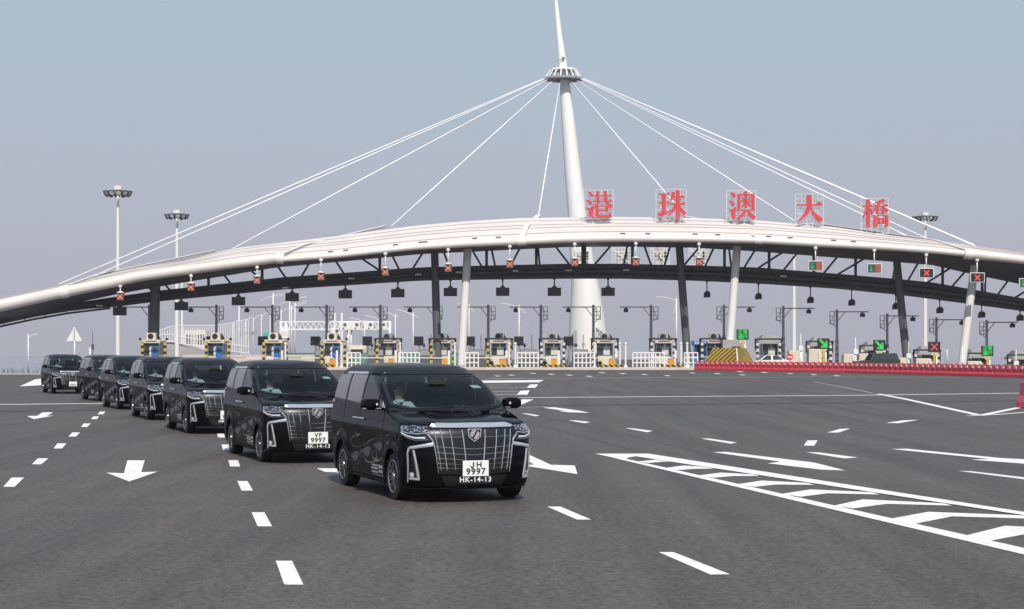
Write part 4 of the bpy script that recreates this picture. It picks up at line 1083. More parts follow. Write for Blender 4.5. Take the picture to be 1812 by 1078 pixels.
# ------------------------------------------------------------------ masts, lamps and everything beyond the toll line
def flood_mast(px, py, Y, rpx, lab, head=True, w0=4.2, w1=2.2):
    b = Vector((gx(px, Y), Y, gz(gx(px, Y), Y))); top = W(px, py, Y); S = Y / F_PX
    t = thing('floodlight_mast', lab, 'floodlight mast', b, 0, 'high floodlight masts')
    h = top.z - b.z
    MB().cyl((0, 0, 0), (0, 0, h), w0 * S, w1 * S, 16).build('pole', M['white'], t)
    if head:
        MB().lathe([(0, .62), (.62, .58), (.62, .05), (0.2, 0)], (0, 0, 1), (0, 0, h - .3), 16).build('cap', M['white'], t)
        rr = rpx * S
        mb = MB(); ring = [(math.cos(2 * math.pi * k / 24) * (rr - .25), math.sin(2 * math.pi * k / 24) * (rr - .25), h - .42) for k in range(25)]; mb.tube(ring, .06, 6, False)
        for k in range(6): a = math.pi * k / 3; mb.bar((0, 0, h - .3), (math.cos(a) * (rr - .25), math.sin(a) * (rr - .25), h - .42), .06)
        mb.build('ring', M['greysteel'], t)
        n = 12
        for k in range(n):
            a = 2 * math.pi * (k + .5) / n; dr = Vector((math.cos(a), math.sin(a), 0)); c = dr * (rr + .05) + Vector((0, 0, h - .70))
            ax = (dr * .80 + Vector((0, 0, -.42))).normalized()
            f = MB().lathe([(0.08, -.36), (.22, -.3), (.40, .1), (.43, .17), (.36, .17)], ax, c, 12).build('floodlight', M['steel'], t)
            MB().lathe([(.36, 0), (0, .03)], ax, c + ax * .13, 12).build('lens', M['lampglass'], f)
    return t
flood_mast(208.5, 333, 240, 21, 'tall white floodlight mast, the leftmost and highest in view')
flood_mast(313, 375, 282, 18, 'shorter looking white floodlight mast second from the left')
flood_mast(1637, 379, 300, 19, 'white floodlight mast rising behind the canopy on the right')
flood_mast(1405, 420, 300, 18, 'white mast pole under the fourth red character, its head hidden by the canopy', False)
flood_mast(322, 470, 420, 10, 'pale distant pole behind the second floodlight mast', False, 2.4, 2.0)

def street_lamp(px, py, Y, arms, lab, wpx=1.4, pyb=None, group='white street lamps beyond the toll line'):
    S = Y / F_PX; X = gx(px, Y); z0 = 0.0 if pyb is None else W(px, pyb, Y).z; top = W(px, py, Y).z
    t = thing('street_lamp', lab, 'street lamp', (X, Y, z0), 0, group); h = top - z0
    MB().cyl((0, 0, 0), (0, 0, h), wpx * S, wpx * S * .7, 8).build('pole', M['white'], t)
    for dx, dy in arms:
        mb = MB(); e = Vector((dx * S, 0, h - dy * S)); mb.tube([(0, 0, h - 6 * S), (dx * S * .4, 0, h - dy * S * .4 - 2 * S), e], [.7 * S, .6 * S, .5 * S], 6); mb.build('arm', M['white'], t)
        MB().bar(e, e + Vector((dx * S * .28, 0, -dy * S * .2)), 2.2 * S, 1.0 * S).build('lamp_head', M['white'], t)
for px, py, Y, arms, w, lab in [
    (50, 592, 166, [(14, -1)], 1.5, 'thin white street lamp at the far left edge of the plaza'),
    (483.4, 519, 330, [(-18, 12), (22, 3)], 1.5, 'tallest white twin-armed lamp behind the third blue-doored booth'),
    (512.6, 528, 350, [(24, -2), (-14, 10)], 1.3, 'white lamp with a long right arm, left of the far sign gantry'),
    (516, 541, 380, [(20, -3)], 1.1, 'white lamp close behind the long-armed one at the sign gantry'),
    (522, 536, 360, [(16, -2)], 1.3, 'white lamp at the left foot of the far sign gantry'),
    (423, 542, 340, [], 1.4, 'plain white pole rising behind the second blue-doored booth'),
    (497.4, 548, 420, [(14, -3)], 1.0, 'receding white lamp just right of the twin-armed lamp'),
    (478, 554, 440, [(12, -3)], .9, 'receding white lamp just left of the twin-armed lamp'),
    (462.5, 556, 470, [(11, -3)], .9, 'receding white lamp, fourth from the far end of its row'),
    (448, 561, 500, [(10, -3)], .8, 'receding white lamp, third from the far end of its row'),
    (434.7, 565, 540, [(9, -3)], .8, 'receding white lamp, second from the far end of its row'),
    (412.6, 570, 600, [(8, -3)], .7, 'receding white lamp at the far end of its row'),
    (645, 566, 420, [(-20, -3)], 1.0, 'distant white lamp over the sign gantry boxes, arm to the left'),
    (673, 562, 400, [(-22, -3)], 1.0, 'distant white lamp right of the sign gantry boxes'),
    (699.5, 555, 350, [(-20, -4), (5, 6)], 1.1, 'white lamp left of the dark upright column, smaller of two'),
    (731, 553, 320, [(-24, -4), (8, 8)], 1.3, 'white lamp left of the dark upright column, bigger of two'),
    (830, 538, 290, [(-16, -1), (7, 12)], 1.3, 'white lamp just behind the left white tube column'),
    (918.5, 540, 290, [(-26, -3), (9, 12)], 1.4, 'white lamp left of the mast, between two camera poles'),
    (1197, 527, 280, [(-28, -2), (-4, 22)], 1.6, 'white lamp just left of the dark leaning column by the kiosk'),
    (1676, 618, 240, [(-12, -2)], 1.0, 'short white lamp right of the red X panel')]:
    street_lamp(px, py, Y, arms, lab, w)
t = thing('warning_sign', 'white back of a triangular warning sign on a pole behind the rearmost vans', 'road sign', (gx(131.5, 158), 158, 0))
a, b, c = W(131.5, 578, 158), W(117.5, 603.5, 158), W(145.5, 603.5, 158); ox = Vector((gx(131.5, 158), 158, 0))
MB().prism([(p.x - ox.x, p.z) for p in (a, b, c)], lambda u, v, w: Vector((u, w, v)), .05).build('triangle', M['white'], t)
MB().cyl((0, .1, 0), (0, .1, W(131.5, 581, 158).z), .075, n=8).build('post', M['white'], t); MB().bar((0, -.02, a.z - .2), (0, -.02, b.z + .1), .08, .03).build('stiffener', M['midgrey'], t)
t = thing('sensor_post', 'thin dark rod on a small white box behind the second to last van', 'post', (gx(164, 160), 160, 0))
MB().cyl((0, 0, 0), (0, 0, W(164, 588, 160).z), .04, n=8).build('rod', M['greysteel'], t); MB().box((0, 0, W(164, 614, 160).z), (.22, .2, .5)).build('box', M['greysteel'], t); MB().box((-.2, 0, W(160, 621, 160).z), (.2, .2, .6)).build('white_box', M['white'], t)
# twigs beyond the far left kerb
for i in range(9):
    px = -6 + i * 8.5; x = gx(px, 164.5); t = thing('bare_shrub', 'small bare shrub poking up beyond the far left kerb', 'shrub', (x, 164.6, -.5), 0, 'bare shrubs beyond the kerb')
    mb = MB()
    for k_ in range(6): mb.bar((0, 0, 0), (random.uniform(-.35, .35), random.uniform(-.3, .3), random.uniform(.75, 1.15)), .02)
    mb.build('twigs', M['twig'], t)
# approach ramp and its white railings
YR = 330.0
t = thing('approach_ramp', 'hazy grey approach ramp with a sloping edge behind the leftmost booths', 'ramp', (gx(330, YR), YR, 0)); ox = Vector((gx(330, YR), YR, 0))
mb = MB(); mb.prism([(W(x, y, YR).x - ox.x, W(x, y, YR).z) for x, y in [(284, 642), (284, 607), (305, 606), (330, 613), (356, 622), (384, 631), (420, 637), (420, 642)]], lambda u, v, w: Vector((u, w, v)), 9.0); mb.build('wall', M['concrete'], t)
t = thing('ramp_railing', 'tall white railing of close uprights on the approach ramp', 'railing', (gx(330, YR), YR, 0))
top = [(282, 585), (296, 579), (312, 576), (380, 576), (400, 574), (440, 564)]; bot = [(282, 607), (305, 606), (330, 612), (384, 618), (400, 622), (440, 628)]
def ly(tab, x): return float(np.interp(x, [p[0] for p in tab], [p[1] for p in tab]))
mb = MB()
for j in range(8):
    x0, x1 = 282 + j * 20, 302 + j * 20
    for tb, o_ in ((top, 0), (bot, -2), (bot, -14)): mb.bar(W(x0, ly(tb, x0) + o_, YR - .3) - ox, W(x1, ly(tb, x1) + o_, YR - .3) - ox, .14)
mb.build('rail', M['white'], t)
x = 284.0
while x < 440:
    mb = MB(); mb.bar(W(x, ly(top, x), YR - .2) - ox, W(x, ly(bot, x), YR - .2) - ox, .12); mb.build('upright', M['white'], t); x += 4.1
t = thing('toll_building', 'low pale building with dark window slots behind the ramp railing', 'building', (gx(345, 400), 400, 0))
ox2 = Vector((gx(345, 400), 400, 0))
mb = MB(); a, b = W(326, 584, 400) - ox2, W(364, 634, 400) - ox2; mb.box(((a.x + b.x) / 2, 3, (a.z + b.z) / 2), (b.x - a.x, 6, a.z - b.z)); mb.build('wall', M['roofwhite'], t)
for j in range(7): p = W(331 + j * 5, 601, 400) - ox2; MB().box((p.x, -.05, p.z), (.3, .08, 2.2)).build('window', M['kioskglass'], t)
p = W(438, 589.5, 420); t = thing('overhead_sign', 'dark grey overhead sign board seen between distant lamp poles', 'sign', (p.x, 420, 0)); MB().box((0, 0, p.z), (4.2, .3, .8)).build('board', M['midgrey'], t); MB().cyl((-1.5, .3, 0), (-1.5, .3, p.z), .12).build('post', M['white'], t)
p = W(471, 594, 300); t = thing('green_screen', 'small turquoise sign board rising behind the third blue-doored booth', 'sign', (p.x, 300, 0)); MB().box((0, 0, p.z), (.95, .2, 1.1)).build('board', pm('turquoise', (.06, .42, .36), .5), t); MB().cyl((0, .2, 0), (0, .2, p.z), .08).build('post', M['midgrey'], t)
# far white sign gantry
YG = 430.0; SG = YG / F_PX
t = thing('sign_gantry', 'far white lattice gantry across the approach road, carrying boxes', 'gantry', (gx(592, YG), YG, 0)); ox = Vector((gx(592, YG), YG, 0))
def gp(x, y): return W(x, y, YG) - ox
mb = MB(); mb.bar(gp(495, 569.5), gp(692, 569.5), .3); mb.bar(gp(495, 583), gp(692, 583), .38); mb.build('chord', M['white'], t)
for j in range(20):
    x0 = 496 + j * 9.8; mb = MB(); mb.bar(gp(x0, 569.5), gp(x0 + 4.9, 583), .16); mb.bar(gp(x0 + 4.9, 583), gp(x0 + 9.8, 569.5), .16); mb.build('lacing', M['white'], t)
for x in (497, 506, 616, 621, 690): mb = MB(); mb.cyl(gp(x, 640), gp(x, 569), .3, n=8); mb.build('leg', M['white'], t)
for x, y in [(594, 588), (629, 577), (653, 577), (608, 577), (676, 577), (503, 592)]:
    t2 = thing('gantry_box', {594: 'white equipment box hanging lowest under the far gantry', 629: 'white equipment box with a dark dial on the far gantry, left of its twin', 653: 'white equipment box with a dark dial on the far gantry, right of its twin', 608: 'white equipment box at the middle leg of the far gantry', 676: 'white equipment box near the right leg of the far gantry', 503: 'white box low on the left leg of the far gantry'}[x], 'box', (gx(x, YG - 1), YG - 1, W(x, y, YG - 1).z), 0, 'equipment boxes on the far gantry')
    MB().box((0, 0, 0), (2.2, .8, 1.9)).build('casing', M['white'], t2, bevel=.05)
    if x != 503: MB().cyl((.35, -.41, .3), (.35, -.46, .3), .42, n=14).build('dial', M['greysteel'], t2); MB().cyl((0, -.41, -.55), (0, -.46, -.55), .2, n=10).build('small_dial', M['greysteel'], t2)
    else: MB().box((0, -.41, .2), (1.6, .03, .9)).build('louvre', M['roofwhite'], t2)
for x in (592.5, 604.8):
    a, b = W(x, 567.5, 470), W(x, 555, 470); t2 = thing('white_tank', 'upright white cylinder showing above the far gantry, ' + ('left' if x < 600 else 'right') + ' of a pair', 'tank', (a.x, 470, a.z), 0, 'white cylinders above the far gantry')
    MB().cyl((0, 0, -9), (0, 0, b.z - a.z), .36, n=12).build('shell', M['white'], t2); MB().sphere((0, 0, b.z - a.z), .36, 12, 6, (1, 1, .4)).build('cap', M['white'], t2)
# teal fence and pale wall far behind
for x0, x1, lab in [(505, 610, 'teal panel fence behind the second van, left stretch'), (622, 760, 'teal panel fence behind the leading van'), (770, 822, 'short teal panel fence left of the white column')]:
    Yf = 285.0; t = thing('panel_fence', lab, 'fence', (gx((x0 + x1) / 2, Yf), Yf, 0), 0, 'teal panel fences behind the lanes'); ox = Vector((gx((x0 + x1) / 2, Yf), Yf, 0))
    x = x0
    while x < x1 - 4:
        a, b = W(x, 627, Yf) - ox, W(x + 13, 640, Yf) - ox
        MB().box(((a.x + b.x) / 2, 0, (a.z + .1) / 2), (b.x - a.x - .05, .08, a.z - .1)).build('panel', M['teal'], t)
        x += 13
    a, b = W(x0, 627, Yf) - ox, W(x1, 627, Yf) - ox; MB().box(((a.x + b.x) / 2, -.02, a.z + .12), (b.x - a.x, .14, .18)).build('top_rail', pm('teal_dark', (.05, .16, .13), .6), t)
t = thing('cargo_box', 'tan truck body standing beyond the teal fence behind the leading van', 'truck', (gx(634, 300), 300, 0))
MB().box((0, 1.5, 1.9), (2.9, 6, 2.3)).build('body', M['beige'], t, bevel=.05); MB().box((0, -1.9, 1.6), (2.3, 1.4, 1.9)).build('cab', M['beige'], t, bevel=.15); MB().box((0, -2.62, 2.0), (2.0, .05, .7)).build('windscreen', M['kioskglass'], t)
for s in (-1, 1):
    for y in (-1.8, 3.2): MB().cyl((s * 1.15, y, .5), (s * .85, y, .5), .5, n=16).build('wheel', M['black'], t)
# parapet walls low behind the left lanes
mb = MB(); mb.box((gx(470, 260), 260, .55), (24, .35, 1.1)); o = mb.build('low_wall', M['pinkish'], bevel=.03); tag(o, 'low pale parapet wall behind the blue-doored booths', 'wall')
mb = MB(); mb.box((gx(470, 262), 262, 1.35), (24, .2, .35)); o = mb.build('upper_rail', M['pinkish'], bevel=.03); tag(o, 'pale horizontal rail above the low parapet wall', 'rail')
# vehicles beyond the barrier
def make_car(name, lab, cat, body, L, Wd, prof, roof, loc, rz, light_bar=False, boxy=False):
    t = thing(name, lab, cat, loc, rz)
    mb = MB(); n = len(prof)
    vs = []
    for s, k in ((-1, 1.0), (-.96, 1.03), (.96, 1.03), (1, 1.0)):
        for x, z in prof: vs.append((x * (1 if abs(s) < 1 else .985), s * Wd / 2, z))
    fs = [tuple(range(n)), tuple(reversed(range(3 * n, 4 * n)))]
    for j in range(3):
        for i in range(n): fs.append((j * n + i, j * n + (i + 1) % n, (j + 1) * n + (i + 1) % n, (j + 1) * n + i))
    mb.add(vs, fs, False); mb.build('body', body, t, bevel=.05)
    (x0, z0), (x1, z1), (x2, z2), (x3, z3) = roof
    mb = MB(); vs = [(x, s * Wd / 2 * k, z) for s in (-1, 1) for x, z, k in ((x0, z0, .93), (x1, z1, .78), (x2, z2, .78), (x3, z3, .93))]
    mb.add(vs, [(0, 1, 2, 3), (7, 6, 5, 4), (0, 4, 5, 1), (1, 5, 6, 2), (2, 6, 7, 3)]); mb.build('cabin', body, t, bevel=.05)
    def pane(nm, pts, off):
        q = [Vector(p) for p in pts]; nn = (q[1] - q[0]).cross(q[2] - q[0]).normalized(); c = sum(q, Vector()) / len(q)
        if nn.dot(c - Vector((c.x * .5, 0, z0))) < 0: nn = -nn
        mb = MB(); mb.add([c + (p - c) * .86 + nn * off for p in q], [tuple(range(len(q)))]); mb.build(nm, M['kioskglass'], t, fix=False)
    def at(x, z, k): return (x, k * Wd / 2, z)
    pane('windscreen', [at(x0, z0, -.93), at(x1, z1, -.78), at(x1, z1, .78), at(x0, z0, .93)], .04)
    pane('rear_window', [at(x3, z3, -.93), at(x2, z2, -.78), at(x2, z2, .78), at(x3, z3, .93)], .04)
    xm = (x1 + x2) / 2
    for s in (-1, 1):
        pane('side_window', [at(x0 - .1, z0, s * .93), at(x1 - .02, z1, s * .78), at(xm + .04, z2, s * .78), at(xm + .04, z0, s * .93)], .05)
        pane('side_window', [at(xm - .04, z0, s * .93), at(xm - .04, z2, s * .78), at(x2 + .02, z2, s * .78), at(x3 + .1, z3, s * .93)], .05)
    for s in (-1, 1):
        for x in (L * .3, -L * .3): 
            MB().cyl((x, s * Wd * .5, .33), (x, s * Wd * .36, .33), .33, n=20).build('wheel', M['black'], t)
        MB().box((L * .485, s * Wd * .34, .72), (.1, .36, .16)).build('headlight', M['lampglass'], t)
        MB().box((x0 - .15, s * (Wd / 2 + .08), z0 + .05), (.12, .2, .16)).build('mirror', body, t, bevel=.03)
    if light_bar:
        lb = MB().box(((x1 + x2) / 2, 0, z1 + .09), (.3, 1.1, .1)).build('light_bar', M['white'], t, bevel=.02); MB().box(((x1 + x2) / 2, .4, z1 + .17), (.28, .35, .06)).build('red_lamp', M['red'], lb)
    return t
pol = make_car('police_car', 'white police car with a red and white light bar behind the red barrier', 'car', M['white'], 4.7, 1.8, [(2.3, .28), (2.32, .62), (1.2, .95), (-1.9, 1.02), (-2.3, .9), (-2.3, .28)], [(1.25, .95), (.45, 1.48), (-.95, 1.5), (-1.75, 1.02)], (gx(1358, 204), 204, .12), R(-168), True)
suv = make_car('off_roader', 'boxy dark green off-roader half hidden behind the red barrier', 'car', pm('dark_green_paint', (.012, .03, .02), .3, coat=1), 4.6, 1.9, [(2.2, .4), (2.22, 1.1), (.9, 1.2), (-2.15, 1.25), (-2.2, .4)], [(.95, 1.2), (.55, 1.88), (-1.85, 1.9), (-2.1, 1.25)], (gx(1551, 183), 183, 0), R(-172))
MB().box((-2.32, 0, .95), (.22, .72, .72)).build('spare_wheel', M['black'], suv, bevel=.1)
# ------------------------------------------------------------------ the black people carriers
V = {}
m, n_, l_, b_ = new_mat('black_car_paint')
b_.inputs['Base Color'].default_value = (0.0022, 0.0022, 0.0035, 1); b_.inputs['Roughness'].default_value = 0.35; b_.inputs['Specular IOR Level'].default_value = 0.0; b_.inputs['Coat Weight'].default_value = 0.55; b_.inputs['Coat Roughness'].default_value = 0.01; b_.inputs['Coat IOR'].default_value = 1.36
tc_ = n_.new('ShaderNodeTexCoord'); ns_ = n_.new('ShaderNodeTexNoise'); ns_.inputs['Scale'].default_value = 2.2; ns_.inputs['Detail'].default_value = 3
l_.new(tc_.outputs['Object'], ns_.inputs['Vector'])
bp_ = n_.new('ShaderNodeBump'); bp_.inputs['Strength'].default_value = 0.05; bp_.inputs['Distance'].default_value = 0.03; l_.new(ns_.outputs['Fac'], bp_.inputs['Height']); l_.new(bp_.outputs[0], b_.inputs['Coat Normal'])
V['paint'] = m
V['trim'] = pm('black_trim', (0.006, 0.006, 0.007), 0.35, var=.2)
V['chrome'] = pm('chrome', (0.78, 0.79, 0.80), 0.10, 1.0, var=.05)
V['darkchrome'] = pm('smoked_grille', (0.035, 0.029, 0.028), 0.25, 0.7, var=.3, scale=14)
V['tyre'] = pm('tyre_rubber', (0.016, 0.016, 0.016), 0.8, var=.3, scale=12)
V['silver'] = pm('satin_silver', (0.72, 0.73, 0.75), 0.22, 0.75, var=.04)
V['rim'] = pm('machined_rim', (0.55, 0.55, 0.56), 0.22, 1.0, var=.08)
V['rimdark'] = pm('rim_black', (0.015, 0.015, 0.016), 0.4)
V['wind'] = thin_glass('windscreen_glass', (0.54, 0.67, 0.69), 0.60, 0.008)
V['side'] = thin_glass('front_side_glass', (0.86, 0.92, 0.89), 0.9, 0.01)
V['dark'] = thin_glass('privacy_glass', (0.20, 0.20, 0.21), 0.9, 0.01, (0.46, 0.42, 0.47), 0.52)  # pale lilac diffuse layer imitates sky reflected in the panes
V['inside'] = pm('cabin_trim', (0.016, 0.017, 0.018), 0.8)
V['seat'] = pm('seat_leather', (0.024, 0.023, 0.023), 0.6)
V['plate'] = pm('white_plate', (0.80, 0.80, 0.79), 0.4, var=.03)
V['ink'] = pm('black_ink', (0.01, 0.01, 0.01), 0.5)
V['letterwhite'] = pm('white_letters', (0.82, 0.82, 0.82), 0.5, var=.02)
V['decal'] = pm('grey_lettering', (.42, .42, .43), .5)
V['tail'] = pm('tail_lamp', (0.20, 0.006, 0.015), 0.12, coat=1)
m, n_, l_, b_ = new_mat('headlamp')
b_.inputs['Roughness'].default_value = .18; b_.inputs['Metallic'].default_value = .75; b_.inputs['Coat Weight'].default_value = 1; b_.inputs['Coat Roughness'].default_value = .02
tc_ = n_.new('ShaderNodeTexCoord'); vo_ = n_.new('ShaderNodeTexVoronoi'); vo_.inputs['Scale'].default_value = 26; l_.new(tc_.outputs['Object'], vo_.inputs['Vector'])
rp_ = n_.new('ShaderNodeValToRGB'); rp_.color_ramp.elements[0].position = .12; rp_.color_ramp.elements[0].color = (.85, .86, .88, 1); rp_.color_ramp.elements[1].position = .55; rp_.color_ramp.elements[1].color = (.06, .065, .075, 1)
l_.new(vo_.outputs['Distance'], rp_.inputs[0]); l_.new(rp_.outputs[0], b_.inputs['Base Color'])
V['lamp'] = m
V['drl'] = pm('drl_strip', (.75, .77, .80), .2, .3, var=.05)

# rows of the body: front (x, z), side (half width, z), rear (x, z), front corner length, rear corner length
ROWS = np.array([
 [2.30, .19, .840, .19, -2.38, .26, .56, .40], [2.41, .25, .885, .235, -2.46, .34, .56, .40], [2.435, .40, .905, .38, -2.49, .45, .56, .40], [2.445, .60, .920, .60, -2.51, .60, .56, .40],
 [2.43, .80, .925, .82, -2.51, .80, .56, .40], [2.40, 1.00, .922, 1.00, -2.51, 1.00, .56, .40], [2.335, 1.095, .918, 1.08, -2.505, 1.10, .54, .38], [2.20, 1.155, .915, 1.14, -2.50, 1.18, .50, .36],
 [1.86, 1.210, .908, 1.205, -2.495, 1.26, .46, .34], [1.50, 1.245, .900, 1.28, -2.48, 1.32, .44, .32], [1.36, 1.262, .890, 1.36, -2.47, 1.40, .45, .32], [1.05, 1.44, .866, 1.50, -2.44, 1.55, .50, .32],
 [.74, 1.61, .836, 1.64, -2.40, 1.67, .50, .32], [.45, 1.745, .802, 1.755, -2.35, 1.77, .50, .32], [.20, 1.83, .768, 1.835, -2.28, 1.86, .50, .34], [.0, 1.895, .715, 1.905, -2.20, 1.915, .50, .38],
 [-.32, 1.957, .61, 1.962, -2.02, 1.962, .50, .42], [-.95, 1.995, .0005, 1.995, -1.70, 1.99, .001, .001]])
def pchip_slopes(y):
    d = np.diff(y, axis=0); s = np.zeros_like(y)
    a, b = d[:-1], d[1:]
    with np.errstate(all='ignore'):
        hm = np.where(a * b > 0, 2 * a * b / (a + b), 0)
    s[1:-1] = hm; s[0] = d[0]; s[-1] = d[-1]
    return s
SL = pchip_slopes(ROWS)
def row_at(t):
    t = np.clip(np.asarray(t, float), 0, len(ROWS) - 1 - 1e-6); i = t.astype(int); f = (t - i)[..., None]
    y0, y1, m0, m1 = ROWS[i], ROWS[i + 1], SL[i], SL[i + 1]
    f2, f3 = f * f, f * f * f
    return (2 * f3 - 3 * f2 + 1) * y0 + (f3 - 2 * f2 + f) * m0 + (-2 * f3 + 3 * f2) * y1 + (f3 - f2) * m1
NE = 2.8
def sstep(x): x = np.clip(x, 0, 1); return x * x * (3 - 2 * x)
def gss(x, c, s): return np.exp(-((x - c) / s) ** 2)
def surf(a, t):
    a = np.asarray(a, float); r = row_at(t)
    xf, zf, w, zs, xr, zr, lf, lr = [r[..., k] for k in range(8)]
    th = np.clip(a, 0, 1) * math.pi / 2; e = 2 / NE
    x1 = xf - lf + lf * np.clip(np.cos(th), 0, 1) ** e; y1 = w * np.sin(th) ** e; k1 = sstep(a * .95 + .03 * a); z1 = zf + (zs - zf) * k1
    v = np.clip(a - 1, 0, 1); x2 = (xf - lf) * (1 - v) + (xr + lr) * v; y2 = w; z2 = zs
    th = np.clip(3 - a, 0, 1) * math.pi / 2; x3 = xr + lr - lr * np.clip(np.cos(th), 0, 1) ** e; y3 = w * np.sin(th) ** e; z3 = zr + (zs - zr) * sstep(3 - a)
    x = np.where(a <= 1, x1, np.where(a <= 2, x2, x3)); y = np.where(a <= 1, y1, np.where(a <= 2, y2, y3)); z = np.where(a <= 1, z1, np.where(a <= 2, z2, z3))
    # pressed shapes of the flanks: shoulder line, hollow doors, flared arches
    wgt = sstep((a - .62) / .3) * sstep((2.55 - a) / .3)
    df = np.sqrt((x - 1.5) ** 2 + (z - .36) ** 2); dr = np.sqrt((x + 1.5) ** 2 + (z - .36) ** 2)
    hollow = sstep((1.25 - np.abs(x)) / .6)
    lineZ = 1.02 + .035 * (x * -.3)
    d = .020 * gss(z, lineZ, .06) + .010 * gss(z, .60 + .16 * x, .05) * hollow - .030 * gss(z, .74 + .10 * np.sin(x * 1.6), .15) * hollow + .016 * gss(z, .36, .12) * hollow + .018 * gss(df, .44, .09) + .020 * gss(dr, .45, .10)
    d = d * (z < 1.32)
    y = y + wgt * d * sstep((1.30 - z) / .12)
    # central crease of the bonnet
    hb = gss(y, .50, .13) * .012 * ((t > 6.6) & (t < 9.9)) * (a < 1)
    return np.stack([x, y, z + hb], -1)
def norm(a, t):
    a = np.asarray(a, float); t = np.asarray(t, float); ea, et = 1e-3, 1e-2
    a0, a1 = np.clip(a - ea, 1e-3, 2.999), np.clip(a + ea, 2e-3, 3.0); t0, t1 = np.clip(t - et, 0, 16.9), np.clip(t + et, .02, 16.95)
    da = surf(a1, t) - surf(a0, t); dt = surf(a, t1) - surf(a, t0)
    n = np.cross(dt, da); n = np.cross(da, dt) if False else n
    L = np.linalg.norm(n, axis=-1, keepdims=True); n = n / np.maximum(L, 1e-12)
    c = surf(a, t) - np.array([0, 0, 1.0]); flip = (n * c).sum(-1, keepdims=True) < 0
    return np.where(flip, -n, n)
TA, TT = np.meshgrid(np.linspace(0, 3, 361), np.linspace(0, 16.9, 340), indexing='ij')
TAB = surf(TA, TT)
def inv(kind, u, v):
    """surface parameters of the point seen at (u, v) from the side ('s': x, z) or from the front ('f': y, z)"""
    if kind == 's': D = (TAB[..., 0] - u) ** 2 + (TAB[..., 2] - v) ** 2 + 1e3 * (TAB[..., 1] < .25)
    else: D = (TAB[..., 1] - u) ** 2 + (TAB[..., 2] - v) ** 2 + 1e3 * (TAB[..., 0] < 1.0)
    k = np.unravel_index(np.argmin(D), D.shape); a, t = TA[k], TT[k]; ax = (0, 2) if kind == 's' else (1, 2)
    for _ in range(4):
        p = surf(a, t); e = np.array([u - p[ax[0]], v - p[ax[1]]]); h = 1e-3
        ja = (surf(a + h, t) - p) / h; jt = (surf(a, t + h) - p) / h
        J = np.array([[ja[ax[0]], jt[ax[0]]], [ja[ax[1]], jt[ax[1]]]])
        if abs(np.linalg.det(J)) < 1e-7: break
        s = np.linalg.solve(J, e); s = np.clip(s, [-.05, -.3], [.05, .3]); a2, t2 = np.clip(a + s[0], 0, 3), np.clip(t + s[1], 0, 16.9)
        a, t = a2, t2
    return float(a), float(t)
UA = np.array([0, 1, 2, 3.0]); UV_ = np.array([0, 1.25, 4.45, 5.5])
def touv(a, t): return np.interp(a, UA, UV_), np.asarray(t, float) * .115
def fromuv(u, v): return np.interp(u, UV_, UA), np.asarray(v, float) / .115
def dense(outline, step=.07):
    """mixed outline -> list of (a, t)"""
    P = []
    n = len(outline)
    for i in range(n):
        p, q = outline[i], outline[(i + 1) % n]
        P.append(p)
        if p[0] == q[0]:
            L = math.hypot(q[1] - p[1], q[2] - p[2]) if p[0] != 'p' else math.hypot(*(np.array(touv(q[1], q[2])) - np.array(touv(p[1], p[2]))))
            k = int(L / step)
            for j in range(1, k + 1): P.append((p[0], p[1] + (q[1] - p[1]) * j / (k + 1), p[2] + (q[2] - p[2]) * j / (k + 1)))
    out = []
    for k, u, v in P: out.append((u, v) if k == 'p' else inv(k, u, v))
    return out
def inside(px, py, poly):
    c = np.zeros(px.shape, bool); n = len(poly)
    for i in range(n):
        x0, y0 = poly[i]; x1, y1 = poly[(i + 1) % n]
        cond = ((y0 > py) != (y1 > py)) & (px < (x1 - x0) * (py - y0) / ((y1 - y0) if y1 != y0 else 1e-12) + x0)
        c ^= cond
    return c
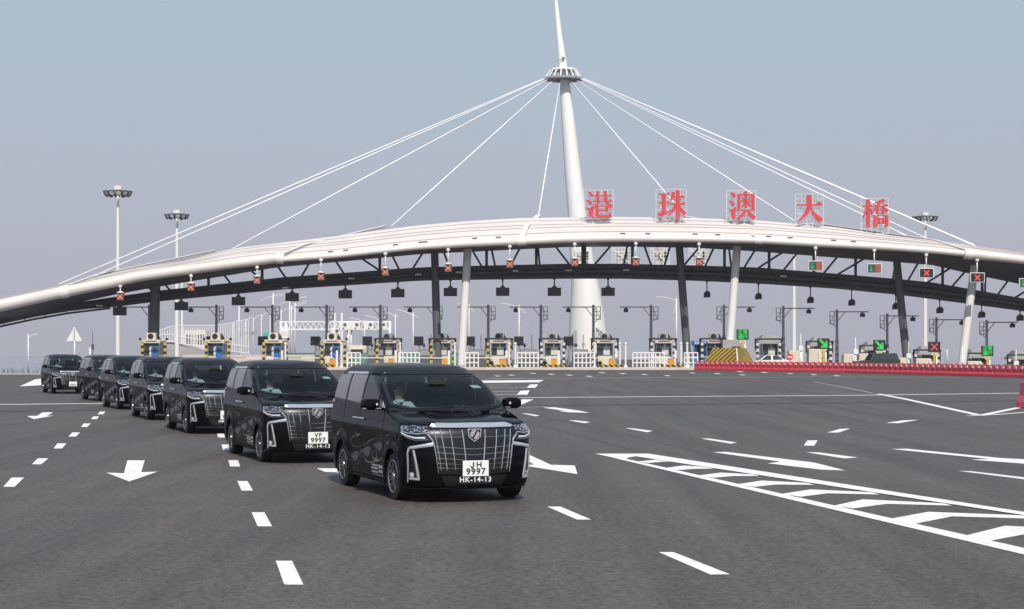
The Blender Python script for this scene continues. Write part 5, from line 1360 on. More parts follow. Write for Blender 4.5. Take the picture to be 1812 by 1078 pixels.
def panel(name, outline, mat, parent, h=.06, off=0.0, gap=.004, rim=.014, both=True, sym=False, side=None):
    """a pressed panel cut from the body surface; sym: a half outline starting and ending on the centre line, mirrored into one piece.
    Otherwise one object for each side of the vehicle (both), as copies"""
    at_ = dense(outline)
    uv = np.array([touv(a, t) for a, t in at_], float)
    area = np.sum(uv[:, 0] * np.roll(uv[:, 1], -1) - np.roll(uv[:, 0], -1) * uv[:, 1])
    if area < 0: uv = uv[::-1].copy()
    if gap:
        e = np.roll(uv, -1, 0) - np.roll(uv, 1, 0); nn = np.stack([-e[:, 1], e[:, 0]], 1); nn /= np.maximum(np.linalg.norm(nn, axis=1, keepdims=True), 1e-9)
        mv = nn * gap
        if sym: mv[uv[:, 0] < 1e-4] *= [0, 1]
        uv = uv + mv
    lo, hi = uv.min(0), uv.max(0)
    gxx, gyy = np.meshgrid(np.arange(lo[0] + h * .37, hi[0], h), np.arange(lo[1] + h * .41, hi[1], h))
    gxx = gxx.ravel(); gyy = gyy.ravel(); ok = inside(gxx, gyy, uv)
    A_, B_ = uv, np.roll(uv, -1, 0)
    for p, q in zip(A_, B_):
        dx, dy = q - p; L2 = dx * dx + dy * dy + 1e-12
        s = np.clip(((gxx - p[0]) * dx + (gyy - p[1]) * dy) / L2, 0, 1)
        ok &= ((gxx - p[0] - s * dx) ** 2 + (gyy - p[1] - s * dy) ** 2) > (h * .45) ** 2
    pts = [Vector((float(x), float(y))) for x, y in uv] + [Vector((float(x), float(y))) for x, y in zip(gxx[ok], gyy[ok])]
    vo, eo, fo, ov, oe, of = delaunay_2d_cdt(pts, [], [list(range(len(uv)))], 1, 1e-6)
    q = np.array([[v.x, v.y] for v in vo]); a, t = fromuv(q[:, 0], q[:, 1])
    a = np.clip(a, 0, 3); P = surf(a, t); N = norm(a, t)
    if sym:
        on = q[:, 0] < 1e-3; P[on, 1] = 0; N[on, 1] = 0
    P = P + N * off
    faces = [list(f) for f in fo]
    # boundary loop for the rim
    cnt = {}
    for f in faces:
        for i in range(len(f)):
            k = (f[i], f[(i + 1) % len(f)]); cnt[k] = 1
    bd = [k for k in cnt if (k[1], k[0]) not in cnt]
    if sym: bd = [k for k in bd if not (q[k[0], 0] < 1e-3 and q[k[1], 0] < 1e-3)]
    def make(sign):
        V3 = P * np.array([1, sign, 1]); N3 = N * np.array([1, sign, 1])
        verts = V3.tolist(); nrm = N3.tolist(); fs = [f if sign > 0 else f[::-1] for f in faces]
        for i, j in bd:
            e_ = V3[j] - V3[i]; o_ = np.cross(e_, (N3[i] + N3[j]) / 2) * sign; o_ = (o_ / max(np.linalg.norm(o_), 1e-9)).tolist()
            k = len(verts)
            verts += [V3[i].tolist(), V3[j].tolist(), (V3[j] - N3[j] * rim).tolist(), (V3[i] - N3[i] * rim).tolist()]; nrm += [o_] * 4
            fs.append([k, k + 3, k + 2, k + 1] if sign > 0 else [k + 1, k + 2, k + 3, k])
        return verts, nrm, fs
    def obj_(verts, nrm, fs):
        # make winding agree with the normals
        for fi, f in enumerate(fs[:len(fs)]):
            p0, p1, p2 = (np.array(verts[k]) for k in f[:3])
            if np.dot(np.cross(p1 - p0, p2 - p0), np.array(nrm[f[0]]) + np.array(nrm[f[1]])) < 0: fs[fi] = f[::-1]
        me = bpy.data.meshes.new(name); me.from_pydata(verts, [], fs); me.polygons.foreach_set('use_smooth', [True] * len(fs)); me.materials.append(mat)
        me.normals_split_custom_set_from_vertices(nrm); me.update()
        o = bpy.data.objects.new(name, me); COL.objects.link(o); o.parent = parent; return o
    if sym:
        v1, n1, f1 = make(1); v2, n2, f2 = make(-1); k = len(v1)
        return [obj_(v1 + v2, n1 + n2, f1 + [[i + k for i in f] for f in f2])]
    return [obj_(*make(s)) for s in ((1, -1) if both else (side or 1,))]
def strip(name, pts, w, hgt, mat, parent, both=True, off=0.0, taper=None, centre=False):
    """a raised moulding that follows the surface through the given points"""
    ats = []
    for i, p in enumerate(pts):
        ats.append(p)
        if i < len(pts) - 1 and pts[i + 1][0] == p[0]:
            q = pts[i + 1]; k = 3
            for j in range(1, k + 1): ats.append((p[0], p[1] + (q[1] - p[1]) * j / (k + 1), p[2] + (q[2] - p[2]) * j / (k + 1)))
    sg = []
    def conv(p):
        s = 1
        if p[0] == 'p': return p[1], p[2], 1
        if p[0] == 'f' and p[1] < 0: a, t = inv('f', -p[1], p[2]); return a, t, -1
        a, t = inv(p[0], p[1], p[2]); return a, t, 1
    C = [conv(p) for p in ats]
    P = np.array([surf(a, t) * [1, s, 1] for a, t, s in C]); N = np.array([norm(a, t) * [1, s, 1] for a, t, s in C]); P = P + N * off
    outs = []
    for sign in ((1, -1) if both else (1,)):
        mb = MB(); vs = []
        PP = P * [1, sign, 1]; NN = N * [1, sign, 1]; n = len(PP)
        for i in range(n):
            d = PP[min(i + 1, n - 1)] - PP[max(i - 1, 0)]; d = d / max(np.linalg.norm(d), 1e-9); b = np.cross(d, NN[i]); b /= max(np.linalg.norm(b), 1e-9)
            ww = w if taper is None else w + (taper - w) * i / (n - 1)
            for u, v in ((-.5, -.3), (-.42, .75), (-.2, 1.0), (.2, 1.0), (.42, .75), (.5, -.3)): vs.append(PP[i] + b * ww * u + NN[i] * hgt * v)
        fs = [(6 * i + k, 6 * i + (k + 1) % 6, 6 * i + 6 + (k + 1) % 6, 6 * i + 6 + k) for i in range(n - 1) for k in range(6)]
        fs += [tuple(range(6)), tuple(6 * (n - 1) + k for k in reversed(range(6)))]
        mb.add(vs, fs, True); outs.append(mb.build(name, mat, parent))
    return outs
def arc(cx, cz, r, a0, a1, n=14): return [('s', cx + r * math.cos(R(a0 + (a1 - a0) * i / n)), cz + r * math.sin(R(a0 + (a1 - a0) * i / n))) for i in range(n + 1)]
WR, AR = .345, .402
WIN = {'quarter_glass': [(1.00, 1.325), (.66, 1.505), (.66, 1.335)],
       'front_window': [(.61, 1.335), (.61, 1.535), (.32, 1.715), (.12, 1.795), (-.29, 1.805), (-.33, 1.362)],
       'sliding_window': [(-.42, 1.367), (-.40, 1.81), (-1.29, 1.812), (-1.33, 1.392)],
       'rear_side_window': [(-1.42, 1.395), (-1.39, 1.812), (-2.12, 1.80), (-2.22, 1.77), (-2.30, 1.425)]}
def make_van():
    t = thing('people_carrier', None, 'van')
    # inner shell with openings
    A = np.linspace(0, 3, 169); T = np.concatenate([np.linspace(0, 9.9, 40), np.linspace(10, 14, 40), np.linspace(14.1, 16.9, 12)])
    ga, gt = np.meshgrid(A, T, indexing='ij'); P = surf(ga, gt); N = norm(ga, gt); P = P - N * .013
    hole = ((ga < .67) & (gt > 10.45) & (gt < 13.45)) | ((ga > 2.45) & (gt > 10.6) & (gt < 13.3))
    X, Z = P[..., 0], P[..., 2]
    for w_ in WIN.values():
        c = np.mean(np.array(w_), 0); q = [(c[0] + (x - c[0]) * .93, c[1] + (z - c[1]) * .90) for x, z in w_]; hole |= inside(X, Z, q) & (P[..., 1] > .4)
    for cx in (1.5, -1.5): hole |= (((X - cx) ** 2 + (Z - WR) ** 2 < (AR + .0) ** 2) | ((np.abs(X - cx) < AR) & (Z < WR))) & (P[..., 1] > .45)
    nA, nT = P.shape[:2]; mb = MB()
    for s in (1, -1):
        vs = (P * [1, s, 1]).reshape(-1, 3)
        fs = []
        for i in range(nA - 1):
            for j in range(nT - 1):
                ids = [(i, j), (i + 1, j), (i + 1, j + 1), (i, j + 1)]
                if any(hole[k] for k in ids): continue
                fs.append(tuple(a * nT + b for a, b in ids))
        mb.add(vs, fs, True)
    mb.build('inner_shell', V['trim'], t)
    # arch liners and floor
    for cx in (1.5, -1.5):
        for s in (1, -1):
            mb = MB(); vs = []; n = 16
            for k in range(n + 1):
                th = math.pi * (-.12 + 1.24 * k / n); c = (cx + (AR + .004) * math.cos(th), 0, WR + (AR + .004) * math.sin(th))
                vs += [(c[0], s * .905, c[2]), (c[0], s * .52, c[2])]
            mb.add(vs, [(2 * k, 2 * k + 1, 2 * k + 3, 2 * k + 2) for k in range(n)], True); mb.build('wheel_arch', V['trim'], t)
    MB().box((0, 0, .26), (4.5, 1.02, .10)).build('underbody', V['trim'], t)
    MB().box((0, 0, .30), (2.1, 1.66, .10)).build('cabin_floor', V['inside'], t)
    # painted panels
    panel('bonnet', [('p', 0, 6.80), ('p', .33, 6.66), ('p', .40, 6.38), ('p', .60, 6.62), ('p', .66, 7.5), ('p', .70, 8.6), ('p', .70, 9.72), ('p', 0, 9.78)], V['paint'], t, sym=True)
    panel('roof_skin', [('p', 0, 13.80), ('p', .66, 13.76), ('p', .76, 13.98), ('p', .98, 13.84), ('p', 2, 13.84), ('p', 2.35, 13.84), ('p', 3, 13.8), ('p', 3, 16.85), ('p', 0, 16.85)], V['paint'], t, sym=True, h=.09, gap=.002)
    panel('pillar', [('p', .735, 9.95), ('p', .735, 13.35), ('p', .70, 13.72), ('p', .78, 13.94), ('p', .97, 13.80), ('s', .12, 1.808), ('s', .31, 1.732), ('s', .64, 1.535), ('s', 1.05, 1.322)], V['paint'], t, h=.05, gap=.003)
    fa = arc(1.5, WR, AR, 0, 180, 18)
    panel('wing', [('s', 1.80, .945), ('s', 1.765, .66)] + [p for p in arc(1.5, WR, AR, 52, 180, 14)] + [('s', 1.098, .25), ('s', 1.055, .25), ('s', 1.045, 1.0), ('s', 1.045, 1.305), ('p', .72, 9.4), ('p', .685, 8.3), ('p', .66, 7.3), ('p', .63, 6.72), ('p', .90, 6.42), ('p', .915, 5.8), ('p', .885, 5.2)], V['paint'], t, h=.05)
    panel('front_bumper', [('p', 0, .1), ('p', .5, .1), ('s', 1.94, .225), ('s', 1.905, .345)] + arc(1.5, WR, AR, 10, 50, 5) + [('s', 1.775, .68), ('s', 1.80, .93), ('p', .86, 4.72), ('p', .60, 4.42), ('p', .40, 4.40), ('f', .565, .90), ('f', .548, .80), ('f', .50, .43), ('f', .0, .41)], V['paint'], t, sym=True, h=.05)
    dl = panel('front_door', [('s', 1.035, .275), ('s', 1.025, 1.305), ('s', .64, 1.322), ('s', -.365, 1.352), ('s', -.365, .275)], V['paint'], t, h=.06)
    sl = panel('sliding_door', [('s', -.375, .275), ('s', -.375, 1.352), ('s', -1.365, 1.38), ('s', -1.365, .81), ('s', -1.22, .72), ('s', -1.10, .52), ('s', -1.075, .275)], V['paint'], t, h=.06)
    panel('rear_quarter', [('s', -1.375, 1.38), ('s', -1.375, .83), ('s', -1.235, .735)] + arc(-1.5, WR, AR, 52, 180, 12) + [('s', -1.93, .25), ('s', -2.10, .25), ('p', 2.6, 1.2), ('p', 2.66, 6), ('p', 2.62, 10.1), ('s', -2.32, 1.405)], V['paint'], t, h=.06)
    panel('side_skirt', [('s', 1.09, .215), ('s', 1.09, .268), ('s', -1.09, .268), ('s', -1.09, .215)], V['paint'], t, off=.012)
    panel('tailgate', [('p', 3, 1.5), ('p', 2.68, 1.5), ('p', 2.70, 10.2), ('p', 3, 10.2)], V['paint'], t, h=.08)
    # glass
    g = panel('windscreen', [('p', 0, 10.08), ('p', .70, 10.2), ('p', .725, 11), ('p', .725, 13.25), ('p', .67, 13.66), ('p', 0, 13.72)], V['wind'], t, sym=True, off=-.004, rim=.004, h=.07)[0]
    strip('windscreen_border', [('p', .0, 10.32), ('p', .68, 10.42), ('p', .69, 10.6)], .07, .003, V['trim'], g, off=-.002)
    strip('windscreen_border', [('p', .0, 13.55), ('p', .64, 13.48), ('p', .695, 13.1), ('p', .695, 10.6)], .05, .003, V['trim'], g, off=-.002)
    panel('rear_screen', [('p', 3, 10.35), ('p', 2.5, 10.35), ('p', 2.5, 13.4), ('p', 3, 13.5)], V['dark'], t, rim=.004, h=.09)
    for k, w_ in WIN.items():
        panel(k, [('s', x, z) for x, z in w_], V['dark'] if k in ('sliding_window', 'rear_side_window') else V['side'], t, rim=.004, off=-.002, h=.08)
    for s0, s1 in (((-.375, 1.36), (-.345, 1.812)), ((-1.375, 1.39), (-1.34, 1.814))): strip('pillar_cover', [('s', *s0), ('s', *s1)], .072, .006, V['trim'], t)
    strip('roof_edge_reflection', [('s', .05, 1.838), ('s', -2.12, 1.828)], .045, .008, V['silver'], t)  # silver strip stands in for light reflected along the roof edge
    # front end
    gr = panel('grille', [('f', 0, .415), ('f', .50, .435), ('f', .552, .82), ('f', .572, .93), ('f', .578, 1.055), ('f', 0, 1.065)], V['darkchrome'], t, sym=True, off=-.022, gap=0)[0]
    for yt, yb, zb, w_ in ((.165, .128, .60, .024), (.335, .272, .475, .020), (.465, .385, .475, .019), (.548, .468, .475, .017)):
        strip('grille_bar', [('f', yt, 1.05), ('f', yb, zb)], w_, .022, V['chrome'], gr, off=-.015)
    for zc, ze, y1 in ((.775, .815, .545), (.69, .73, .535), (.612, .648, .525), (.545, .575, .515), (.487, .510, .505), (.945, .955, .56)):
        y0 = .17 if zc < .65 or zc > .9 else 0.004
        strip('grille_slat', [('f', y0, zc + (ze - zc) * (y0 / y1)), ('f', y1, ze)], .009, .012, V['chrome'], gr, off=-.018)
    strip('grille_edge', [('p', .41, 4.93), ('f', .575, .90), ('f', .553, .80), ('f', .505, .44)], .026, .014, V['chrome'], t, taper=.010)
    panel('bonnet_trim', [('p', 0, 5.72), ('p', .33, 5.82), ('p', .375, 6.05), ('p', .33, 6.62), ('p', 0, 6.76)], V['silver'], t, sym=True, off=.008, gap=.003)
    em = MB(); ex = float(surf(0.0, 5.0)[0]) + .012
    em.prism([(-.098, 1.064), (.098, 1.064), (.090, .945), (.0, .872), (-.090, .945)], lambda u, v, w: Vector((ex + w, u, v)), .02); e = em.build('emblem', V['silver'], t, bevel=.004)
    MB().prism([(-.080, 1.052), (.080, 1.052), (.074, .952), (.0, .892), (-.074, .952)], lambda u, v, w: Vector((ex + .018 + w, u, v)), .006).build('emblem_field', V['rimdark'], e)
    for q in ([(-.050, 1.005), (-.026, 1.040), (.020, 1.040), (-.030, .945), (-.050, .962)], [(.050, .972), (.022, .925), (-.014, .925), (.032, 1.025), (.050, 1.008)]): MB().prism(q, lambda u, v, w: Vector((ex + .022 + w, u * 1.28, .985 + (v - .985) * 1.15)), .008).build('emblem_stroke', V['silver'], e)
    hl = panel('headlight', [('p', .385, 6.22), ('p', .392, 5.35), ('p', .55, 5.05), ('p', .75, 5.15), ('p', .875, 5.4), ('p', .905, 5.8), ('p', .89, 6.38), ('p', .63, 6.58)], V['lamp'], t, h=.05)
    strip('headlight_trim', [('p', .41, 5.08), ('p', .55, 4.93), ('p', .75, 5.03), ('p', .872, 5.30)], .022, .010, V['chrome'], t)
    strip('daytime_strip', [('p', .44, 4.62), ('p', .60, 4.60), ('p', .75, 4.74), ('p', .868, 5.06)], .030, .010, V['drl'], t, taper=.018)
    strip('daytime_edge', [('p', .40, 4.50), ('p', .60, 4.44), ('p', .75, 4.60), ('p', .862, 4.92)], .010, .008, V['chrome'], t)
    strip('fog_surround', [('f', .572, .845), ('f', .70, .825), ('f', .845, .795)], .062, .018, V['silver'], t, taper=.050)
    strip('fog_surround', [('f', .852, .80), ('f', .872, .72), ('f', .858, .30)], .046, .016, V['silver'], t, taper=.022)
    strip('fog_blade', [('f', .812, .765), ('f', .752, .365)], .032, .016, V['silver'], t, taper=.044)
    strip('fog_foot', [('f', .845, .352), ('f', .735, .345)], .040, .018, V['silver'], t)
    panel('fog_pocket', [('f', .838, .77), ('f', .825, .77), ('f', .765, .375), ('f', .845, .375)], V['trim'], t, off=.002, gap=0, rim=.002)
    for s in (1, -1):
        a_, t_ = inv('f', .822, .405); p = surf(a_, t_) * [1, s, 1]; nv = norm(a_, t_) * [1, s, 1]
        f = MB().lathe([(.046, -.02), (.046, .012), (.036, .016)], nv, p, 18).build('fog_lamp', V['chrome'], t); MB().lathe([(.037, .012), (.0, .02)], nv, p, 18).build('lens', M['lampglass'], f)
    panel('lower_intake', [('f', 0, .245), ('f', .40, .25), ('f', .47, .40), ('f', 0, .385)], V['trim'], t, sym=True, off=.003, gap=0, rim=.003)
    strip('bumper_lip', [('p', .0, .55), ('p', .5, .55), ('p', .80, .6)], .03, .02, V['paint'], t)
    strip('bumper_fold', [('f', .49, .43), ('f', .42, .28)], .02, .012, V['paint'], t)
    # tail lamp, handles, mirrors, wipers, aerial
    panel('tail_lamp', [('s', -2.02, 1.375), ('s', -2.02, 1.352), ('s', -2.30, 1.30), ('s', -2.36, 1.08), ('p', 2.62, 5.4), ('p', 2.62, 9.6), ('s', -2.33, 1.40)], V['tail'], t, off=.012)
    for x0 in (-.20, -.54):
        for s in (1, -1):
            a_, t_ = inv('s', x0, 1.135); p = Vector(surf(a_, t_) * [1, s, 1])
            MB().tube([p + Vector((-.10, s * .004, 0)), p + Vector((-.08, s * .04, .003)), p + Vector((.08, s * .04, .003)), p + Vector((.10, s * .004, 0))], [.014, .016, .016, .014], 8).build('handle', V['chrome'], t)
    for s in (1, -1):
        a_, t_ = inv('s', .86, 1.34); p = Vector(surf(a_, t_) * [1, s, 1])
        mb = MB(); c = p + Vector((.02, s * .17, .035))
        vs = []; n = 14
        for x_, k in ((.10, .35), (.075, .8), (0, 1.0), (-.075, .96), (-.085, .88)):
            for j in range(n):
                th = 2 * math.pi * j / n; cy, cz_ = math.cos(th), math.sin(th)
                yy = math.copysign(abs(cy) ** .6, cy) * .145 * k; zz = math.copysign(abs(cz_) ** .6, cz_) * (.095 if cz_ > 0 else .08) * k
                vs.append(c + Vector((x_ - abs(yy) * .12, yy, zz)))
        fs = [(i * n + j, i * n + (j + 1) % n, (i + 1) * n + (j + 1) % n, (i + 1) * n + j) for i in range(4) for j in range(n)] + [tuple(range(n)), tuple(4 * n + j for j in reversed(range(n)))]
        mb.add(vs, fs, True); mr = mb.build('door_mirror', V['paint'], t)
        MB().bar(p + Vector((0, -s * .02, -.03)), c + Vector((0, -s * .09, -.055)), .07, .045).build('mirror_arm', V['trim'], mr)
        MB().bar(c + Vector((.068, -s * .13, -.052)), c + Vector((.050, s * .135, -.052)), .02, .016).build('mirror_trim', V['chrome'], mr)
        MB().box(c + Vector((.082, -s * .03, .01)), (.02, .10, .035)).build('indicator', M['lampglass'], mr)
        MB().box(c + Vector((-.088, 0, .005)), (.006, .24, .13)).build('mirror_glass', V['chrome'], mr)
    for y0, y1, zz in ((-.62, .02, 0), (.60, .06, .012)):
        pts = []
        for k in range(6):
            y = y0 + (y1 - y0) * k / 5; a_, t_ = 0, 10.25 + .22 * k / 5
            aa = np.interp(abs(y), [surf(q, t_)[1] for q in np.linspace(0, .8, 60)], np.linspace(0, .8, 60)); p = surf(aa, t_) + norm(aa, t_) * (.022 + zz); pts.append(Vector((p[0], math.copysign(p[1], y) if y else 0, p[2])))
        MB().tube(pts, .010, 6).build('wiper', V['trim'], t)
    mb = MB(); mb.prism([(-.10, 0), (.09, 0), (-.06, .055), (-.09, .055)], lambda u, v, w: Vector((-1.95 + u, -.02 + w, 1.925 + v)), .04); mb.build('roof_aerial', V['trim'], t, bevel=.006)
    for q in ([('p', .0, 15.35), ('p', .55, 15.35)], [('p', .55, 15.35), ('p', 1.3, 15.9)]): strip('sunroof_seam', q, .014, .002, V['trim'], t)
    # wheels
    def wheel():
        w = MB().lathe([(.225, -.10), (.30, -.112), (.335, -.10), (.345, -.07), (.345, .07), (.335, .10), (.30, .112), (.225, .10)], (0, 1, 0), (0, 0, 0), 40)
        o = w.build('wheel', V['tyre'], t)
        MB().lathe([(.232, .10), (.240, .108), (.232, .112), (.222, .07), (.21, .03), (.05, .03), (0, .03)], (0, 1, 0), (0, 0, 0), 36).build('rim_barrel', V['rimdark'], o)
        mb = MB()
        for k in range(7):
            for dt, r0, r1 in ((-.20, .05, .235), (.20, .05, .235)):
                th = 2 * math.pi * k / 7; th0 = th + dt * 1.1; th1 = th + dt * .8
                mb.bar((math.cos(th0) * r0, .092, math.sin(th0) * r0), (math.cos(th1) * r1, .104, math.sin(th1) * r1), .012, .02, (0, 1, 0))
        mb.lathe([(.232, .098), (.243, .112), (.236, .116), (.228, .108)], (0, 1, 0), (0, 0, 0), 36); mb.lathe([(.058, .09), (.055, .108), (.03, .112), (0, .112)], (0, 1, 0), (0, 0, 0), 20)
        mb.build('rim', V['rim'], o); return o
    w0 = wheel(); first = True
    for x in (1.5, -1.5):
        for s in (1, -1):
            o = w0 if first else copy_tree(w0, t); first = False
            o.location = (x, s * .795, WR); o.rotation_euler = (0, R(random.uniform(0, 30)), 0 if s > 0 else math.pi)
    # cabin
    mb = MB(); mb.prism([(1.28, .6), (1.30, 1.20), (1.05, 1.245), (.78, 1.20), (.72, .95), (.80, .6)], lambda u, v, w: Vector((u, -.80 + w, v)), 1.60); mb.build('dashboard', V['inside'], t, bevel=.02)
    def seat(x, y, nm='seat'):
        o = MB().box((x, y, .70), (.52, .52, .22)).build(nm, V['seat'], t, bevel=.06)
        MB().box((x - .26, y, 1.10), (.16, .50, .72), Matrix.Rotation(R(-12), 3, 'Y')).build('backrest', V['seat'], o, bevel=.05); MB().box((x - .34, y, 1.56), (.11, .27, .19)).build('headrest', V['seat'], o, bevel=.04)
    for x in (.02, -.95, -1.75):
        for y in (-.42, .42): seat(x, y)
    st = MB(); st.lathe([(.185 + .016 * math.cos(q * math.pi / 4), .016 * math.sin(q * math.pi / 4)) for q in range(9)], Vector((-.9, 0, .42)), (.60, -.42, 1.13), 28); st.cyl((.60, -.42, 1.13), (.78, -.42, 1.05), .035); st.bar((.60, -.60, 1.13), (.60, -.24, 1.13), .03); st.build('steering_wheel', V['inside'], t)
    MB().box((.60, 0, 1.70), (.03, .24, .07)).build('rear_view_mirror', V['inside'], t, bevel=.01)
    MB().box((.98, -.03, 1.255), (.05, .16, .02)).build('dash_vent', V['chrome'], t)
    for y, z in ((.56, 1.745), (.60, 1.66)):
        a_, t_ = inv('f', y, z); p = surf(a_, t_) - norm(a_, t_) * .02; nv = Vector(norm(a_, t_)); rot = nv.to_track_quat('Z', 'Y').to_matrix()
        MB().box(p, (.13, .085, .003), rot).build('windscreen_sticker', V['letterwhite'], t)
    # small white door lettering on the near side
    for j, (x0, x1, z, hh) in enumerate([(.98, .76, .445, .05), (.98, .76, .375, .05), (.72, .36, .455, .022), (.72, .36, .41, .03), (.72, .36, .355, .03), (.96, .40, .315, .012)]):
        k = max(1, int(abs(x1 - x0) / .055)) if hh > .012 else 1
        for i in range(k):
            xa = x0 + (x1 - x0) * i / k; xb = x0 + (x1 - x0) * (i + (.82 if k > 1 else 1)) / k
            a0, t0 = inv('s', (xa + xb) / 2, z); p = surf(a0, t0) * [1, -1, 1]; nv = Vector(norm(a0, t0) * [1, -1, 1])
            c = Vector(p) + nv * .005
            MB().box(c, (abs(xb - xa), .003, hh * (.8 + .2 * ((i * 7 + j) % 3) / 2)), (-nv).to_track_quat('Y', 'Z').to_matrix()).build('door_lettering', V['decal'], dl[1])
    return t
van = make_van()
def plates(root, l1, l2, l3):
    p = MB().box((2.478, 0, .50), (.012, .37, .225)).build('number_plate', V['plate'], root, bevel=.003)
    for s, z, sz in ((l1, .548, .115), (l2, .452, .125)):
        if s == 'JH':
            jm = MB().prism([(-.062, .05), (-.040, .05), (-.040, -.028), (-.056, -.05), (-.086, -.05), (-.100, -.030), (-.100, -.012), (-.080, -.012), (-.080, -.026), (-.074, -.031), (-.066, -.031), (-.062, -.026)], lambda u, v, w: Vector((2.4855 + w, u * .9 + .012, z + v * .86)), .0015).build('plate_characters', V['ink'], p); s = 'H'; hx = .046
        else: hx = 0
        o = text_mesh('plate_characters', s, sz, V['ink'], p, .001, .003, 1.14); o.rotation_euler = (R(90), 0, R(90)); o.location = (2.4862, hx, z)
    q = MB().box((2.462, 0, .338), (.012, .44, .115)).build('permit_plate', V['ink'], root, bevel=.003)
    o = text_mesh('permit_characters', l3, .100, V['letterwhite'], q, .001, .0012, 1.16); o.rotation_euler = (R(90), 0, R(90)); o.location = (2.470, 0, .336)

# ------------------------------------------------------------------ drivers
P_SKIN = pm('skin', (.50, .32, .24), .5, var=.06); P_SHIRT = pm('white_shirt', (.60, .61, .64), .7, var=.05); P_TROU = pm('dark_trousers', (.02, .02, .025), .8); P_HAIR = pm('black_hair', (.012, .01, .01), .5); P_GLASS = pm('dark_lenses', (.01, .01, .012), .1)
def make_person():
    t = thing('person', None, 'person')
    V_, E_, RA = [], [], []
    def v(p, r): V_.append(p); RA.append(r); return len(V_) - 1
    def e(a, b): E_.append((a, b))
    pel = v((-.02, 0, .86), .155); bel = v((-.06, 0, 1.02), .145); che = v((-.10, 0, 1.22), .165); nk0 = v((-.10, 0, 1.385), .07); nk = v((-.09, 0, 1.44), .058)
    h0 = v((-.075, 0, 1.50), .078); h1 = v((-.075, 0, 1.57), .092); h2 = v((-.085, 0, 1.635), .082)
    for a, b in ((pel, bel), (bel, che), (che, nk0), (nk0, nk), (nk, h0), (h0, h1), (h1, h2)): e(a, b)
    for s in (1, -1):
        sh = v((-.10, s * .19, 1.335), .07); el = v((.10, s * .27, 1.10), .048); el2 = v((.0, s * .235, 1.22), .055); wr = v((.40, s * .20, 1.16), .03); fm = v((.25, s * .24, 1.12), .042)
        e(che, sh); e(sh, el2); e(el2, el); e(el, fm); e(fm, wr)
        pm_ = v((.50, s * .185, 1.19), .034); e(wr, pm_)
        for k in range(4):
            a = v((.56 + .008 * (k % 2), s * (.165 + .012 * k), 1.215 - .022 * k), .0105); b = v((.60, s * (.160 + .010 * k), 1.205 - .024 * k), .0098); c = v((.605, s * (.168 + .01 * k), 1.17 - .022 * k), .009)
            e(pm_, a); e(a, b); e(b, c)
        a = v((.52, s * .15, 1.205), .0115); b = v((.555, s * .14, 1.20), .010); e(pm_, a); e(a, b)
        kn = v((.50, s * .13, .82), .075); th = v((.22, s * .11, .86), .092); an = v((.66, s * .13, .42), .045); cf = v((.58, s * .13, .62), .06); to = v((.84, s * .13, .38), .038)
        e(pel, th); e(th, kn); e(kn, cf); e(cf, an); e(an, to)
    me = bpy.data.meshes.new('body'); me.from_pydata(V_, E_, []); o = bpy.data.objects.new('body', me); COL.objects.link(o)
    sk = o.modifiers.new('skin', 'SKIN'); sk.use_smooth_shade = True
    lay = me.skin_vertices[0].data
    for i, r in enumerate(RA): lay[i].radius = (r, r)
    lay[0].use_root = True
    for i in (bel, che): lay[i].radius = (RA[i] * .78, RA[i] * 1.15)
    sb = o.modifiers.new('sub', 'SUBSURF'); sb.levels = 2; sb.render_levels = 2
    dg = bpy.context.evaluated_depsgraph_get(); m2 = bpy.data.meshes.new_from_object(o.evaluated_get(dg)); bpy.data.objects.remove(o)
    m2.materials.clear()
    for mm in (P_SKIN, P_SHIRT, P_TROU): m2.materials.append(mm)
    for p in m2.polygons:
        c = p.center
        p.material_index = 0 if (c.z > 1.42 or c.x > .43 and c.z > 1.0) else (2 if c.z < .93 else 1)
        p.use_smooth = True
    # nose, brow and jaw worked into the head
    for v_ in m2.vertices:
        c = v_.co
        if c.z > 1.46 and c.x > -.02:
            c.x += .022 * math.exp(-((c.y) / .016) ** 2 - ((c.z - 1.560) / .022) ** 2) + .006 * math.exp(-((c.z - 1.602) / .012) ** 2) - .008 * math.exp(-((abs(c.y) - .034) / .014) ** 2 - ((c.z - 1.585) / .012) ** 2) + .005 * math.exp(-(c.y / .026) ** 2 - ((c.z - 1.522) / .009) ** 2)
            c.y *= 1 - .12 * max(0, (1.54 - c.z) / .08)
    b = bpy.data.objects.new('body', m2); COL.objects.link(b); b.parent = t
    for s in (1, -1): MB().sphere((-.085, s * .088, 1.565), .026, 8, 6, (.7, .45, 1.2)).build('ear', P_SKIN, t); MB().sphere((.012, s * .034, 1.585), .010, 8, 6).build('eye', P_HAIR, t)
    MB().box((.02, 0, 1.520), (.008, .045, .007)).build('mouth', pm('lips', (.33, .13, .11), .5), t, bevel=.002)
    mb = MB(); mb.sphere((-.095, 0, 1.605), .105, 16, 10, (1.0, .93, .98))
    keep = [i for i, p in enumerate(mb.v)]
    hv = []
    for x, y, z in mb.v:
        if x > -.02 and z < 1.635: x = -.02 - .03
        if z < 1.55: z = 1.55
        hv.append((x, y, z))
    mb.v = hv; mb.build('hair', P_HAIR, t)
    mb = MB(); mb.prism([(-.075, 1.425), (.075, 1.425), (.05, 1.385), (0, 1.36), (-.05, 1.385)], lambda u, v_, w: Vector((.0 - .01 + w - abs(u) * .4, u, v_)), .018); mb.build('collar', P_SHIRT, t, bevel=.004)
    MB().prism([(-.018, 1.385), (.018, 1.385), (.03, 1.15), (0, 1.11), (-.03, 1.15)], lambda u, v_, w: Vector((.035 + w, u, v_)), .008).build('tie', P_TROU, t)
    return t
driver = make_person()
shades = None
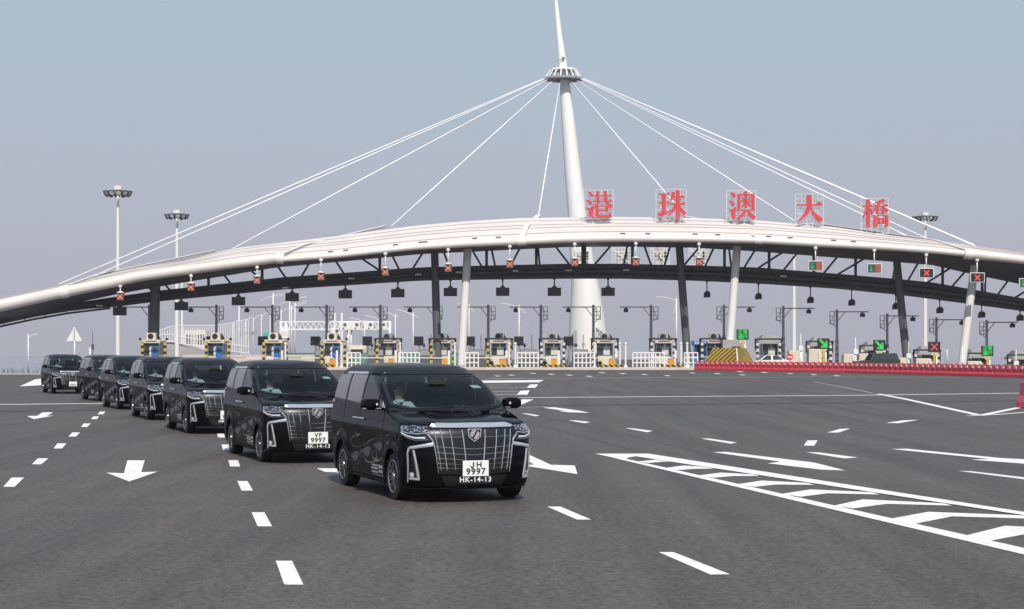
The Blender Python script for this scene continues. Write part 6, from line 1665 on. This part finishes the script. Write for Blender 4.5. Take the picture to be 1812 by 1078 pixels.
def wear_shades(p):
    for s in (1, -1): MB().sphere((.024, s * .035, 1.585), .027, 12, 8, (.35, 1.0, .78)).build('sunglasses', P_GLASS, p)
    MB().bar((.028, -.06, 1.594), (.028, .06, 1.594), .006).build('sunglasses_bridge', P_GLASS, p)
GRP = 'black people carriers driving in a line'
VANS = [(-1.70, 26.45, -2.74, 29.40, 19.4, 'leading shiny black people carrier, fully in view, plate JH 9997', 'person in a white shirt driving the leading black van', ('JH', '9997', 'HK-14-13')),
        (-4.90, 35.4, -5.99, 38.5, 19.4, 'second black people carrier in the line, plate VF 9997, partly behind the leader', 'person in white shirt and sunglasses driving the second van', ('VF', '9997', 'HK-14-13')),
        (-8.61, 47.8, -9.64, 50.7, 19.6, 'third black people carrier from the front, plate cut off by the second van', 'driver in a white shirt behind the windscreen of the third van', ('', '9997', 'HK-14-13')),
        (-11.55, 57.2, -12.57, 60.0, 20.0, 'fourth black people carrier from the front of the line', 'driver in the fourth van from the front', None),
        (-14.75, 67.4, -15.75, 69.9, 21.5, 'fifth black people carrier from the front, between the fourth and sixth', 'driver in the fifth van from the front', None),
        (-17.9, 78.1, -19.1, 80.5, 25.0, 'sixth people carrier from the front, turned most sideways with green tinted reflections', 'driver in the sixth van, the one turned most sideways', None),
        (-23.36, 91.6, -24.4, 94.3, 22.0, 'rearmost black people carrier at far left, its front and plate in full view', 'driver in the rearmost van at far left', ('', '9997', ''))]
roots = []
for i, (xf, yf, xr, yr, psi, lab, dlab, pl) in enumerate(VANS):
    hd = Vector((math.sin(R(psi)), -math.cos(R(psi)), 0)); lf_ = Vector((hd.y, -hd.x, 0)) * -1.0
    left = Vector((-hd.y, hd.x, 0))                     # the vehicle's own left; the near flank is its right
    mid = Vector(((xf + xr) / 2, (yf + yr) / 2, 0)) + left * .93
    rz = math.atan2(hd.y, hd.x)
    if i == 0: o = van; o.location = mid; o.rotation_euler = (0, 0, rz); o['label'] = lab
    else: o = dup(van, mid, rz, lab)
    o['group'] = GRP; roots.append(o); o.scale = (1.0, 1.055, 1.0)
    dl_ = mid + hd * .02 - left * .42
    d = driver if i == 0 else dup(driver, dl_, rz)
    d.location = dl_; d.rotation_euler = (0, 0, rz); d['label'] = dlab; d['group'] = 'drivers of the black vans'
    if i == 1: wear_shades(d)
rs_ = random.Random(5)
for o, v_ in zip(roots, VANS):
    st_ = R(rs_.uniform(-5, 5))
    for c in o.children:
        if c.name.split('.')[0] == 'wheel' and c.location.x > 0: c.rotation_euler.z += st_
    if v_[7]: plates(o, *[s if s else ' ' for s in v_[7]])
